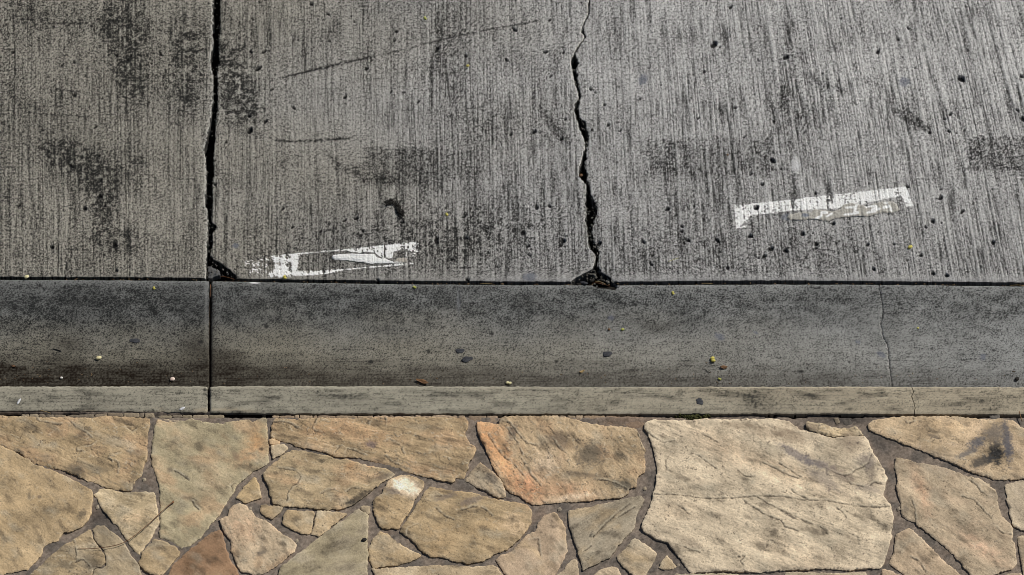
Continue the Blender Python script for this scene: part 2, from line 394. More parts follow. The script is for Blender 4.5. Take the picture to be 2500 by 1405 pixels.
def ucols(a, b, ea, eb):
    p = axis_pts(a, b, COL_STEP, ea, eb, 30)
    return (p - p[0]) / (p[-1] - p[0])
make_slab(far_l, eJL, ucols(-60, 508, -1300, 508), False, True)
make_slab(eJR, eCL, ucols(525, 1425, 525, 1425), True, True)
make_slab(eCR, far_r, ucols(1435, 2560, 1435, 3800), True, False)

# ------------------------------------------------------------------ worn paint and adhesive lying on the slabs
def skin(name, slab, poly_mask, lift, colour_fn, mat):
    o, PX, PY, X, Y, Z = slab
    x0, x1, y0, y1 = poly_mask[0]
    rr = np.where((PY[:, PX.shape[1] // 2] > y0 - 30) & (PY[:, PX.shape[1] // 2] < y1 + 30))[0]
    cc = np.where((PX[0] > x0 - 30) & (PX[0] < x1 + 30))[0]
    sl = np.ix_(rr, cc)
    px, py = PX[sl], PY[sl]
    k = poly_mask[1](px, py, sl, slab)
    nr, nc = px.shape
    up = lift(px, py, k)
    co = np.stack([X[sl], Y[sl], Z[sl] + up], -1).reshape(-1, 3)
    alb = colour_fn(px, py).reshape(-1, 3)
    q = grid_quads(nr, nc)
    kf = k.ravel()
    keep = kf[q].min(1) > 0.5
    q = q[keep]
    used = np.unique(q); re = np.full(len(co), -1); re[used] = np.arange(len(used))
    c0 = co[used]
    origin = np.array([c0[:, 0].mean(), c0[:, 1].mean(), c0[:, 2].min()])
    ob = quad_obj(name, c0 - origin, re[q], mat, None, alb[used])
    ob.location = origin
    return ob
def soft_poly(px, py, polys, j=2.0, seed=50):
    qx = px + j * pn(px / 6, py / 5, seed); qy = py + j * 0.8 * pn(px / 6, py / 5, seed + 1)
    m = np.zeros(px.shape, bool)
    for p in polys: m |= inpoly(qx, qy, p)
    return m.astype(float)
def rel_h(sl, slab):
    Z = slab[5][sl]; X = slab[3][sl]; Y = slab[4][sl]
    return (Z - road_z0(X, Y)) * 1000
P1_SOLID = [[(659,625),(733,617),(730,640),(726,662),(760,662),(856,655),(940,647),(985,641),(1015,642),(1010,645),(959,651),(856,659),(800,670),(752,674),(724,675),(690,680),(652,680),(654,668),(668,655),(670,644)],
            [(659,625),(760,615),(860,607),(960,596),(1022,589),(1022,618),(1005,612),(985,610),(962,616),(958,632),(940,632),(925,628),(915,618),(880,617),(862,618),(845,613),(780,617),(733,622),(700,640)]]
P1_THIN = [[(594,631),(640,627),(668,640),(664,668),(655,681),(602,681),(598,655)], [(1000,605),(1023,600),(1024,622),(1012,628),(985,625)]]
def mask1(px, py, sl, slab):
    hh = rel_h(sl, slab)
    wear = 0.5 * pn(px / 4.2, py / 3.6, 60) + 0.55 * pn(px / 2.6, py / 2.3, 66) + 0.4 * pn(px / 14, py / 10, 61) + 0.30 * hh
    a = soft_poly(px, py, P1_SOLID, 2.6) * (wear > -0.70 + 0.10 * sst(735, 700, px))
    b = soft_poly(px, py, P1_THIN, 3) * (wear > -0.12)
    core = soft_poly(px, py, [[(672,655),(700,648),(712,666),(690,678),(655,680),(662,668)]], 5) * (wear > -0.75)
    return np.maximum(np.maximum(a, b), core)
P2_SOLID = [[(1793,502),(1938,486),(2071,471),(2213,455),(2218,468),(2231,503),(2214,507),(2200,480),(2140,492),(2100,503),(2052,510),(2000,512),(1923,517),(1834,527),(1818,545),(1797,558),(1793,530)]]
P2_THIN = [[(1778,503),(1800,500),(1800,530),(1790,525)], [(1795,540),(1840,530),(1826,558),(1793,559)]]
def mask2(px, py, sl, slab):
    hh = rel_h(sl, slab)
    wear = 0.5 * pn(px / 4.2, py / 3.6, 62) + 0.55 * pn(px / 2.6, py / 2.3, 67) + 0.3 * pn(px / 14, py / 10, 63) + 0.33 * hh
    a = soft_poly(px, py, P2_SOLID, 2.2) * (wear > -0.74)
    b = soft_poly(px, py, P2_THIN, 3) * (wear > 0.1)
    c = soft_poly(px, py, [[(1796,553),(1822,551),(1822,557),(1796,560)]], 1.5)
    return np.maximum(np.maximum(a, b), c)
def paint_col(px, py):
    c = np.ones(px.shape + (3,)) * rgb(0.80, 0.80, 0.785)
    return mix(c, rgb(0.45, 0.44, 0.41), 0.7 * sst(0.1, 0.9, pn(px / 5, py / 4, 64) + 0.4 * pn(px / 2.2, py / 2, 65)))
thin = lambda px, py, k: 0.0005 + 0 * px
m = skin("paint_marking", SLABS[1], ((596, 1024, 588, 682), mask1), thin, paint_col, M_PAINT)
tag(m, "worn white paint outline on the middle slab, touching the gutter joint", "paint marking", "worn white paint outlines on the road")
m = skin("paint_marking", SLABS[2], ((1780, 2232, 454, 560), mask2), thin, paint_col, M_PAINT)
tag(m, "worn white paint bracket on the right slab, higher up the road", "paint marking", "worn white paint outlines on the road")
A1 = [(808,628),(814,623),(830,621),(870,620),(915,621),(921,629),(930,632),(940,631),(950,636),(962,640),(970,631),(985,629),(994,632),(995,640),(984,643),(966,645),(940,645),(907,646),(869,640),(831,637),(815,635)]
A2 = [(1918,532),(1929,523),(1961,518),(1979,520),(1988,511),(2012,514),(2035,517),(2050,511),(2056,502),(2074,496),(2094,498),(2115,505),(2142,496),(2154,493),(2180,492),(2190,500),(2198,514),(2180,523),(2154,521),(2125,530),(2109,531),(2089,529),(2044,534),(2023,542),(1991,537),(1952,540),(1926,537)]
def thick(poly):
    def f(px, py, k):
        dd = segdist(px, py, poly + poly[:1])
        return 0.0015 + 0.0028 * np.clip(dd / 4.0, 0, 1) ** 0.6 + 0.0006 * pn(px / 9, py / 5, 70)
    return f
def a1_col(px, py):
    c = np.ones(px.shape + (3,)) * rgb(0.78, 0.78, 0.76)
    c = mix(c, rgb(0.52, 0.53, 0.54), 0.8 * sst(0.0, 0.5, pn(px / 30, py / 2.5, 71) * sst(930, 840, px) + 0.1))
    return mix(c, rgb(0.36, 0.33, 0.28), sst(957, 966, px + 6 * pn(px / 6, py / 5, 72)) * sst(644, 640, py + 2 * pn(px / 7, py / 5, 74)))
def a2_col(px, py):
    c = np.ones(px.shape + (3,)) * rgb(0.36, 0.345, 0.305)
    c = c * (1 + 0.18 * pn(px / 7, py / 4, 73))[..., None]
    w = np.zeros(px.shape)
    for pts, r in (([(1993,536),(2004,530),(2006,521),(2018,522)], 3), ([(2020,530),(2030,524)], 2.5), ([(2066,509),(2090,508)], 2.5), ([(2091,503),(2086,518),(2094,522)], 3.2), ([(2062,526),(2094,523)], 2.2), ([(2116,506),(2140,506),(2128,517),(2146,512)], 3), ([(2118,521),(2136,519)], 2.2), ([(2158,509),(2170,506)], 3.5), ([(2176,517),(2172,505)], 2), ([(2160,497),(2166,498)], 2)):
        w = np.maximum(w, sst(r + 1.2, r - 0.8, segdist(px, py, pts) + 1.5 * pn(px / 4, py / 4, 75)))
    c = mix(c, rgb(0.76, 0.76, 0.75), w)
    return mix(c, rgb(0.13, 0.15, 0.19), 0.9 * sst(0.4, 0.8, blob(px, py, 1966, 528, 13, 7) + 0.2 * pn(px / 4, py / 4, 76)))
pm = lambda poly: (lambda px, py, sl, slab: soft_poly(px, py, [poly], 1.2, 80))
m = skin("adhesive_smear", SLABS[1], ((808, 996, 620, 646), pm(A1)), thick(A1), a1_col, M_PAINT)
tag(m, "smooth white smear of dried adhesive with a tan end, inside the lower paint outline", "adhesive smear", "dried adhesive smears on the paint marks")
m = skin("adhesive_smear", SLABS[2], ((1918, 2198, 492, 542), pm(A2)), thick(A2), a2_col, M_PAINT)
tag(m, "lumpy grey adhesive smear streaked with white, under the right paint bracket", "adhesive smear", "dried adhesive smears on the paint marks")

# ================================================================== GUTTER
GX, GYp = np.meshgrid(np.linspace(-4.5, 4.5, 600), np.linspace(Y_CF - 0.02, Y_J - 0.028, 60))
GZ = gutter_z0(GX, GYp) - 0.011 + 0.0035 * fbm(GX * 60, GYp * 60, 90, 3)
galb = mix(np.ones(GX.shape + (3,)) * rgb(0.030, 0.021, 0.015), rgb(0.14, 0.11, 0.08), 0.6 * sst(0.3, 0.8, pn(GX * 130, GYp * 130, 91)))
gutter = grid_obj("gutter", GX, GYp, GZ, M_MORTAR, None, galb, 0.1)
gutter["kind"] = "structure"
GUM_CH = [(1395,700),(1430,699),(1440,694),(1462,703),(1490,706),(1500,708),(1508,702),(1500,692)]
def gutter_fields(px, py):
    gr = pn(px / 3.0, py / 2.4, 100); gr2 = pn(px / 5.6, py / 4.4, 101); gr3 = pn(px / 1.9, py / 1.7, 102)
    trow = pn(px / 120, py / 2.6, 103); trow2 = pn(px / 60, py / 1.8, 104)
    low = sst(760, 930, py)
    h = 0.22 * gr + 0.25 * gr2 + 0.3 * trow * low + 0.35 * pn(px / 40, py / 30, 105)
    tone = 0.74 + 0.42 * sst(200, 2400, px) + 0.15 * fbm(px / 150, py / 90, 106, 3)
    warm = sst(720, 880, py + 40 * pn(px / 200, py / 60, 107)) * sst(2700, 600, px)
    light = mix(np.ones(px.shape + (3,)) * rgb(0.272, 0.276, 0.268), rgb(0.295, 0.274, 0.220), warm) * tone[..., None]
    # tyre soot on the upper half, silt along the flow line
    bandc = 742 + 18 * pn(px / 150, 0 * py, 108)
    soot = 0.52 * np.exp(-((py - bandc) / 60) ** 2) * (0.8 + 0.45 * pn(px / 70, py / 30, 109) + 0.4 * pn(px / 24, py / 15, 114)) * (1 - 0.30 * sst(1100, 2300, px))
    soot = soot + 0.15 * fbm(px / 42, py / 22, 110, 3) + 0.02 + 0.12 * sst(640, 420, px)
    soot = soot * sst(684, 706, py) + 0.1
    spk = 0.8 * gr + 0.55 * gr2 + 0.95 * gr3 + 0.12 * trow + 0.25 * pn(px / 16, py / 11, 113)
    m = sst(0.05 - 0.95 * soot, 0.85 - 0.6 * soot, spk) * 0.80 + 0.50 * np.clip(soot, 0, 1) + 0.05
    m = m + 0.28 * sst(0.3, 0.8, trow + 0.5 * trow2) * sst(800, 900, py)
    alb = mix(light, rgb(0.016, 0.017, 0.017), np.clip(m, 0, 0.97))
    alb = mix(alb, light * 1.35, 0.8 * sst(0.35, 0.9, -gr3 - 0.5 * gr) * np.clip(1 - 1.3 * soot, 0, 1))
    n = pn(px / 120, py / 26, 111) * 16 + pn(px / 40, py / 12, 112) * 7
    e0 = np.interp(px, [-200, 0, 250, 420, 500, 520, 640, 1000, 1500, 2000, 2500], [850, 858, 868, 872, 846, 850, 864, 880, 880, 886, 900])
    dk = np.interp(px, [-200, 0, 450, 510, 700, 1200, 1600, 2100, 2500], [0.97, 0.96, 0.93, 0.88, 0.80, 0.70, 0.64, 0.55, 0.42])
    silt = sst(e0 - 12, e0 + 50, py + n) * dk
    silt = silt * (0.88 + 0.26 * gr2 + 0.16 * trow + 0.25 * pn(px / 55, py / 16, 115))
    siltc = mix(np.ones(px.shape + (3,)) * rgb(0.014, 0.010, 0.007), rgb(0.035, 0.029, 0.024), sst(300, 1200, px))
    alb = mix(alb, siltc, silt)
    for (x, y, rx, ry, k) in ((480, 845, 45, 34, 0.6), (545, 868, 45, 20, 0.5), (170, 838, 40, 22, 0.45), (1610, 800, 40, 14, 0.4), (1120, 735, 4, 22, -0.5), (1290, 740, 40, 10, .2)):
        b = blob(px, py, x, y, rx, ry)
        alb = mix(alb, rgb(0.03, 0.025, 0.02), max(k, 0) * b) if k > 0 else mix(alb, rgb(0.3, 0.31, 0.33), -k * b)
    # dark edges beside the cross joint
    jd = np.abs(px - 513)
    alb = mix(alb, rgb(0.025, 0.022, 0.02), 0.75 * np.exp(-((jd) / 9) ** 2) * (0.8 + 0.4 * gr2) * (px > 513))
    alb = mix(alb, light * 1.15, 0.5 * np.exp(-((px - 503) / 4) ** 2) * sst(860, 780, py))
    for (x, y, rx, ry) in ((1757, 823, 16, 11), (1492, 776, 9, 8), (2152, 866, 16, 8), (2400, 872, 9, 10), (2095, 835, 8, 5), (1845, 812, 8, 4)):
        alb = mix(alb, rgb(0.12, 0.13, 0.17), 0.6 * sst(0.3, 0.8, blob(px, py, x, y, rx, ry, 0.5) + 0.25 * gr2))
    for (x, y, rx, ry) in ((381, 765, 5, 6), (197, 808, 4, 3), (225, 836, 4, 2), (872, 711, 6, 4), (768, 698, 3, 4), (1046, 858, 5, 6), (1233, 837, 3, 2.5), (2195, 742, 5, 5), (1358, 883, 4, 4), (1200, 815, 6, 4), (905, 884, 7, 5), (35, 752, 8, 6), (650, 797, 6, 6), (320, 800, 5, 3), (2000, 703, 4, 4), (2137, 715, 8, 2), (1653, 776, 3, 2), (208, 727, 6, 4), (425, 815, 4, 4), (98, 698, 5, 3), (490, 835, 7, 5), (2425, 856, 4, 3), (2073, 884, 4, 3), (1955, 907, 8, 4)):
        k = sst(1.15, 0.6, np.hypot((px - x) / rx, (py - y) / ry) + 0.35 * gr2)
        alb = mix(alb, rgb(0.02, 0.02, 0.02), 0.85 * k); h = h - 1.0 * k
    for pts, w, k in (([(562,780),(574,795),(583,810)], 1.8, .8), ([(300,865),(308,840)], 1.5, .7), ([(13,737),(45,736)], 1.2, .7), ([(108,747),(120,743)], 1.2, .6), ([(1537,748),(1560,742)], 1.6, .7), ([(2110,920),(2165,917)], 1.4, .6), ([(1121,712),(1122,740)], 2.2, .7), ([(1147,712),(1149,732)], 2.0, .45), ([(119,815),(119,825)], 1.1, .6)):
        alb = mix(alb, rgb(0.02, 0.02, 0.02), k * np.exp(-(segdist(px, py, pts) / w) ** 2))
    alb = mix(alb, rgb(0.75, 0.75, 0.74), 0.9 * sst(0.35, 0.6, blob(px, py, 622, 690, 15, 3, 0.06) + 0.2 * gr2))
    ch = inpoly(px + 3 * gr2, py + 3 * gr, GUM_CH)
    h = np.where(ch, -9 + 2 * gr2, h)
    alb = np.where(ch[..., None], rgb(0.02, 0.018, 0.015) * (1 + 0.5 * gr[..., None]), alb)
    return h * 0.001, alb
GCR = [(2147,690),(2149,705),(2154,730),(2156,745),(2154,768),(2150,780),(2154,805),(2157,818),(2168,840),(2170,865),(2173,900),(2176,925),(2178,960)]
GJ_L = edge_fn([(510,670),(510,940),(509,990)], 0.8, 46); GJ_R = edge_fn([(517,670),(516,940),(515,990)], 0.8, 47)
gcl = edge_fn([(x - 0.9, y) for x, y in GCR], 1.2, 48); gcr = lambda py: gcl(py) + 1.1 + 0.5 * pn(py / 14, 0 * py, 49)
def make_gutter(xl, xr, cols):
    vs = np.concatenate([np.linspace(-62, -4, 8), np.arange(0, 262, 1.9)])      # pixels above y = 944; the rows below it sit behind the curb
    base = 944.0 - vs
    L = xl(base)[:, None]; R = xr(base)[:, None]
    PX = L + (R - L) * cols[None, :]
    top = gback_py(PX[-1])[None, :]
    f = ((base[:, None] - base[-1]) / (944 - base[-1]))
    PY = top + (base[:, None] - base[-1]) * ((944 - top) / (944 - base[-1]))
    X, Y, _ = unproj(PX, PY, gutter_z0)
    Y = np.maximum(Y, Y_CF + 0.001 + 0.0002 * np.arange(len(vs))[:, None])
    h, alb = gutter_fields(PX, PY)
    d = np.minimum(PX - L, R - PX)
    h -= 0.003 * np.exp(-np.clip(d, 0, 99) / 2.2) + 0.003 * np.exp(-(PY - top) / 2.5)
    Z = gutter_z0(X, Y) + h
    return grid_obj("gutter_section", X, Y, Z, M_GUTTER, gutter, alb, 0.05)
def gc(a, b, ea, eb, st=1.9):
    p = axis_pts(a, b, st, ea, eb, 25); return (p - p[0]) / (p[-1] - p[0])
make_gutter(far_l, GJ_L, gc(-60, 510, -1300, 510))
make_gutter(GJ_R, gcl, gc(517, 2160, 517, 2160))
make_gutter(gcr, far_r, gc(2162, 2560, 2162, 3800))

# ================================================================== CURB
Y_CB = float(unproj(1250, 1011, ZERO)[1])
cbm = bpy.data.meshes.new("curb")
cv = [(x, y, z) for z in (-0.28, -0.012) for (x, y) in ((-4.5, Y_CB + 0.004), (4.5, Y_CB + 0.004), (4.5, Y_CF - 0.006), (-4.5, Y_CF - 0.006))]
cbm.from_pydata(cv, [], [(4, 5, 6, 7), (0, 1, 5, 4), (1, 2, 6, 5), (2, 3, 7, 6), (3, 0, 4, 7)])
cbm.materials.append(M_SOIL)
curb = bpy.data.objects.new("curb", cbm); COL.objects.link(curb); curb["kind"] = "structure"
def curb_fields(px, py):
    gr = pn(px / 3.2, py / 2.5, 120); gr2 = pn(px / 7, py / 5, 121); gr3 = pn(px / 2, py / 1.8, 122)
    t1 = pn(px / 44 + 0.5 * gr2, py / 2.3, 123); t2 = pn(px / 170, py / 4.5, 124); t3 = pn(px / 45, py / 1.7, 125)
    lines = np.exp(-(t1 / 0.12) ** 2) * sst(-0.05, 0.4, pn(px / 110, py / 5, 126)) * sst(1004, 990, py) * (0.5 + 0.5 * sst(995, 950, py))
    h = 0.25 * t1 + 0.25 * t2 + 0.2 * gr + 0.2 * gr2 - 0.6 * lines
    tone = 0.93 + 0.12 * fbm(px / 140, py / 40, 127, 3) + 0.08 * sst(1500, 2500, px)
    light = mix(np.ones(px.shape + (3,)) * rgb(0.350, 0.326, 0.258), rgb(0.405, 0.348, 0.255), sst(900, 2300, px + 250 * pn(px / 250, py / 50, 128)) * 0.85) * tone[..., None]
    m = 0.8 * lines + 0.20 * sst(0.05, 0.7, t2 + 0.6 * t3) + 0.22 * sst(0.1, 0.8, fbm(px / 20, py / 13, 164, 3)) + 0.5 * sst(0.0, 0.9, fbm(px / 90, py / 22, 138, 4)) + sst(0.25, 1.0, 0.8 * gr + 0.6 * gr2 + 0.9 * gr3) * 0.72
    for (x, y, rx, ry, k) in ((1662, 957, 9, 8, .6), (1705, 980, 15, 12, .0), (1845, 985, 38, 24, .55), (1835, 960, 40, 14, .25), (2415, 985, 40, 20, .35), (2100, 957, 9, 9, .4), (1410, 960, 9, 9, .5), (1505, 975, 8, 16, .3), (830, 970, 60, 16, .2), (100, 975, 50, 18, .2), (730, 965, 60, 14, .15), (250, 975, 80, 18, .15), (1950, 975, 80, 25, .2), (660, 955, 30, 6, .3), (870, 968, 16, 8, .35), (505, 975, 9, 40, .35)):
        m = m + k * blob(px, py, x, y, rx, ry) * (0.9 + 0.7 * gr2)
    m = m + 0.45 * sst(996, 1010, py + 5 * gr2) * (0.35 + 0.65 * sst(900, 500, px)) * (0.7 + 0.6 * pn(px / 40, py / 9, 139))
    alb = mix(light, rgb(0.035, 0.034, 0.030), np.clip(m, 0, 0.93))
    alb = mix(alb, light * 1.22, 0.75 * sst(953, 944, py + 2 * gr2))  # street edge painted lighter, like a bevel catching the sun
    alb = mix(alb, light * 1.15, 0.5 * sst(1000, 1008, py) * sst(600, 700, px))
    alb = mix(alb, rgb(0.42, 0.36, 0.26), 0.7 * sst(0.0, 0.5, pn(px / 60, py / 12, 129) + 0.2) * sst(993, 1003, py + 4 * gr2) * sst(650, 560, px))
    return h * 0.001, alb
CJ_L = edge_fn([(506,930),(507,985),(506,1030)], 0.7, 130); CJ_R = edge_fn([(512,930),(512,1030)], 0.7, 131)
CC = [(2225,930),(2226,945),(2231,957),(2225,968),(2229,980),(2234,995),(2232,1012),(2232,1030)]
ccl = edge_fn([(x - 0.8, y) for x, y in CC], 0.8, 132); ccr = lambda py: ccl(py) + 1.9 + 0.5 * pn(py / 9, 0 * py, 133)
CFRONT = ([-1300,0,500,1000,1500,2000,2500,3800], [943,942,941,941,943,942,943.5,944])
CBACK = ([-1300,0,150,300,500,640,1000,1500,2000,2500,3800], [1002,1002,1002,1003.5,1006,1008,1008.5,1009.5,1008.5,1011,1012])
def make_curb(xl, xr, cols, round_l, round_r):
    v = np.linspace(0, 1, 40)
    base = 1011 - 69 * v
    L = xl(base)[:, None]; R = xr(base)[:, None]
    PX = L + (R - L) * cols[None, :]
    bk = np.interp(PX[0], *CBACK) + 1.3 * pn(PX[0] / 25, 0 * PX[0], 134) + 1.0 * pn(PX[0] / 7, 0 * PX[0], 135)
    fr = np.interp(PX[0], *CFRONT) + 0.6 * pn(PX[0] / 60, 0 * PX[0], 136) + 0.6 * pn(PX[0] / 9, 0 * PX[0], 137)
    PY = bk[None, :] * (1 - v[:, None]) + fr[None, :] * v[:, None]
    X, Y, _ = unproj(PX, PY, ZERO)
    h, alb = curb_fields(PX, PY)
    nose = np.clip(0.8 + 0.9 * pn(PX / 22, 0 * PY, 165) + 0.5 * pn(PX / 6, PY / 5, 166), 0.3, 2)
    h = h - 0.007 * np.exp(-(PY - fr[None, :]) / (2.0 * nose)) - 0.003 * np.exp(-(bk[None, :] - PY) / 2.0)
    if round_l: h -= 0.006 * np.exp(-(PX - L) / 2.0)
    if round_r: h -= 0.006 * np.exp(-(R - PX) / 2.0)
    Z = h
    return grid_obj("curb_section", X, Y, Z, M_GUTTER, curb, alb, 0.14)
make_curb(far_l, CJ_L, gc(-60, 507, -1300, 507, 2.0), False, True)
make_curb(CJ_R, ccl, gc(512, 2228, 512, 2228, 2.0), True, False)
make_curb(ccr, far_r, gc(2230, 2560, 2230, 3800, 2.0), False, False)

# ================================================================== FLAGSTONE PAVEMENT
K = 700.0 / 2428.0
def crop(n, pts):
    x0 = {1: 0, 2: 600, 3: 1100, 4: 1800}[n]
    return [(x0 + x * K, 1000 + y * K) for x, y in pts]
TAN, PALE, GREY, GREEN, BROWN, PINK, ORANGE = (0.385,0.305,0.195), (0.545,0.475,0.350), (0.335,0.300,0.235), (0.36,0.325,0.225), (0.25,0.165,0.105), (0.43,0.345,0.255), (0.47,0.335,0.215)
ST = []   # outline, base colour, second colour, grain angle, ledges
def S(n, pts, c, c2=ORANGE, ang=0.5, ledge=1.0, extra=None): ST.append((crop(n, pts), rgb(*c), rgb(*c2), ang, ledge, extra))
S(1, [(-300,62),(0,60),(300,65),(780,75),(860,62),(900,53),(950,60),(1270,85),(1265,130),(1245,210),(1240,290),(1245,420),(1210,480),(1205,540),(1150,600),(1120,650),(1105,685),(990,672),(880,650),(800,610),(700,580),(640,555),(540,510),(460,490),(380,480),(280,440),(200,395),(170,350),(120,350),(0,300),(-300,160)], TAN, ORANGE, 0.55, 1.3)
S(1, [(-330,200),(0,310),(100,360),(200,410),(300,470),(420,515),(560,570),(660,625),(780,695),(785,740),(775,800),(765,880),(745,930),(690,990),(600,1030),(530,1045),(500,1090),(480,1115),(400,1130),(360,1170),(350,1230),(290,1290),(240,1350),(100,1375),(0,1400),(-100,1440),(-330,1460)], TAN, (0.40,0.31,0.19), 0.9, 0.6)
S(1, [(1330,90),(1500,110),(1560,100),(1620,85),(1700,105),(1880,125),(1950,100),(2110,95),(2140,120),(2180,85),(2255,78),(2262,250),(2275,450),(2200,490),(2130,530),(2080,570),(2000,640),(1970,700),(1900,810),(1850,890),(1800,950),(1740,1020),(1700,1080),(1600,1150),(1540,1165),(1440,1110),(1355,1075),(1360,950),(1362,780),(1355,660),(1340,600),(1310,520),(1290,450),(1285,350),(1300,250),(1315,150)], GREEN, ORANGE, 0.7, 0.45)
S(1, [(800,715),(850,680),(890,672),(970,690),(1060,708),(1150,700),(1310,705),(1318,760),(1330,870),(1345,950),(1310,1030),(1280,1090),(1225,1160),(1175,1225),(1130,1180),(1070,1090),(1000,990),(920,900),(860,830),(830,760)], (0.40,0.335,0.225), PALE, 0.4, 0.8)
S(1, [(1310,1100),(1400,1120),(1480,1170),(1530,1215),(1480,1270),(1430,1330),(1385,1395),(1300,1398),(1230,1360),(1185,1320),(1180,1285),(1200,1260),(1200,1220)], TAN, GREY, 0.3, 0.3)
S(1, [(340,1330),(470,1200),(620,1110),(690,1060),(770,1015),(785,1090),(830,1160),(880,1230),(890,1290),(860,1330),(790,1350),(760,1480),(200,1480),(260,1405)], (0.345,0.28,0.185), GREY, 0.2, 1.0)
S(1, [(790,1010),(820,985),(880,985),(930,1030),(1020,1095),(1060,1150),(1110,1240),(1180,1330),(1210,1480),(775,1480),(800,1365),(870,1350),(905,1320),(905,1260),(890,1200),(830,1130),(800,1080)], (0.315,0.265,0.185), GREY, 0.9, 0.6)
S(1, [(1860,1025),(1885,1060),(1910,1170),(1950,1280),(2000,1350),(2060,1480),(1400,1480),(1430,1400),(1460,1330),(1540,1250),(1620,1180),(1720,1100),(1790,1045)], BROWN, (0.33,0.23,0.15), 0.7, 0.15)
S(1, [(1860,930),(1930,910),(1950,850),(1980,815),(2030,795),(2080,815),(2130,850),(2160,910),(2230,930),(2300,980),(2370,1040),(2451,1085),(2511,1150),(2491,1200),(2411,1260),(2351,1310),(2281,1360),(2211,1395),(2100,1380),(2040,1370),(2000,1280),(1960,1200),(1960,1110),(1920,1060),(1880,990)], (0.40,0.335,0.245), ORANGE, 1.2, 0.9)
S(1, [(2130,600),(2165,575),(2200,700),(2210,745),(2150,765),(2080,785),(2000,745),(2060,670)], (0.40,0.315,0.19), TAN, 0.8, 0.5)
S(1, [(2210,808),(2395,830),(2370,870),(2300,925),(2240,900),(2215,870)], TAN, ORANGE, 0.2, 0.3)
S(1, [(2285,250),(2370,275),(2350,298),(2290,290)], (0.42,0.33,0.21), ORANGE, 0.2, 0.3)
S(1, [(2300,308),(2400,300),(2440,325),(2400,370),(2310,415),(2300,350)], (0.42,0.36,0.26), PALE, 0.8, 0.7)
S(2, [(240,85),(600,78),(900,75),(1200,72),(1500,70),(1860,72),(1885,110),(1870,160),(1850,210),(1880,260),(1895,300),(1950,325),(1935,380),(1890,440),(1870,520),(1840,580),(1780,580),(1760,615),(1620,590),(1500,560),(1380,530),(1290,490),(1200,460),(1100,440),(950,400),(760,400),(700,370),(600,340),(480,320),(400,290),(300,260),(215,225),(220,150)], (0.375,0.295,0.19), ORANGE, 0.3, 1.4)
S(2, [(150,540),(240,460),(330,390),(400,352),(470,355),(560,375),(700,400),(760,430),(860,430),(970,460),(1090,490),(1190,505),(1260,545),(1230,580),(1170,600),(1120,640),(1000,740),(930,790),(840,830),(700,850),(580,835),(450,825),(350,820),(230,790),(220,740),(190,650),(160,590)], (0.36,0.295,0.195), ORANGE, 0.2, 1.0)
S(2, [(350,855),(580,870),(570,940),(545,1050),(480,1050),(420,1025),(380,1005),(310,970),(325,910)], TAN, PALE, 0.9, 0.5)
S(2, [(610,860),(720,870),(855,885),(760,960),(700,1010),(620,1075),(560,1050),(590,950)], (0.40,0.32,0.21), PALE, 1.0, 0.9)
S(2, [(960,840),(1035,905),(1030,1000),(1025,1100),(1030,1250),(1025,1480),(250,1480),(285,1410),(290,1350),(400,1260),(560,1140),(700,1030),(850,920)], (0.325,0.29,0.205), GREY, -0.35, 0.35)
S(2, [(990,815),(1050,820),(1048,870),(1035,893),(972,833)], (0.33,0.28,0.2), GREY, 0.3, 0.2)
S(2, [(1300,565),(1380,565),(1450,590),(1510,620),(1490,680),(1440,740),(1420,790),(1370,890),(1320,960),(1290,1010),(1160,1005),(1130,980),(1100,900),(1080,830),(1090,760),(1150,720),(1180,650),(1220,600)], (0.38,0.295,0.185), TAN, 0.6, 0.9)
S(2, [(1310,1030),(1390,900),(1440,830),(1490,750),(1550,660),(1620,665),(1720,690),(1850,700),(1940,715),(2050,755),(2200,780),(2380,810),(2420,860),(2410,960),(2370,1030),(2280,1130),(2220,1180),(2100,1225),(2050,1260),(1980,1290),(1880,1305),(1780,1285),(1650,1245),(1560,1240),(1480,1190),(1420,1110)], (0.365,0.29,0.185), (0.40,0.30,0.18), 0.4, 0.7)
S(2, [(1140,1035),(1190,1055),(1260,1110),(1330,1160),(1480,1240),(1400,1285),(1300,1310),(1150,1330),(1080,1340),(1050,1280),(1040,1190),(1070,1110)], TAN, GREY, 0.5, 0.8)
S(2, [(1070,1355),(1300,1345),(1500,1330),(1700,1328),(1950,1345),(2090,1325),(2130,1345),(2210,1480),(1150,1480)], (0.40,0.33,0.23), PALE, 0.1, 0.7)
S(3, [(220,110),(310,115),(410,135),(415,95),(450,72),(620,68),(780,65),(950,75),(1130,110),(1300,140),(1480,160),(1580,175),(1600,260),(1640,350),(1645,480),(1630,540),(1580,570),(1565,655),(1510,665),(1500,710),(1440,745),(1300,755),(1120,775),(900,785),(690,803),(640,770),(590,730),(500,700),(460,650),(430,590),(380,520),(340,430),(300,330),(240,220)], (0.42,0.335,0.225), ORANGE, 1.05, 1.3)
S(3, [(250,450),(320,510),(380,560),(420,600),(460,690),(465,740),(400,745),(330,705),(240,660),(130,600),(150,560),(200,510)], (0.34,0.28,0.20), GREY, 0.9, 1.4)
S(3, [(840,885),(880,875),(930,930),(970,1000),(975,1100),(985,1200),(940,1290),(900,1370),(840,1480),(520,1480),(430,1340),(385,1270),(420,1235),(510,1215),(580,1140),(640,1070),(720,1040),(750,960),(790,905)], PINK, TAN, 1.1, 0.35)
S(3, [(1005,860),(1150,835),(1300,800),(1480,760),(1620,735),(1640,760),(1610,820),(1570,900),(1550,1000),(1480,1080),(1410,1160),(1350,1250),(1250,1300),(1125,1360),(1090,1230),(1060,1130),(1020,1030),(1005,950)], GREY, TAN, -0.7, 0.7)
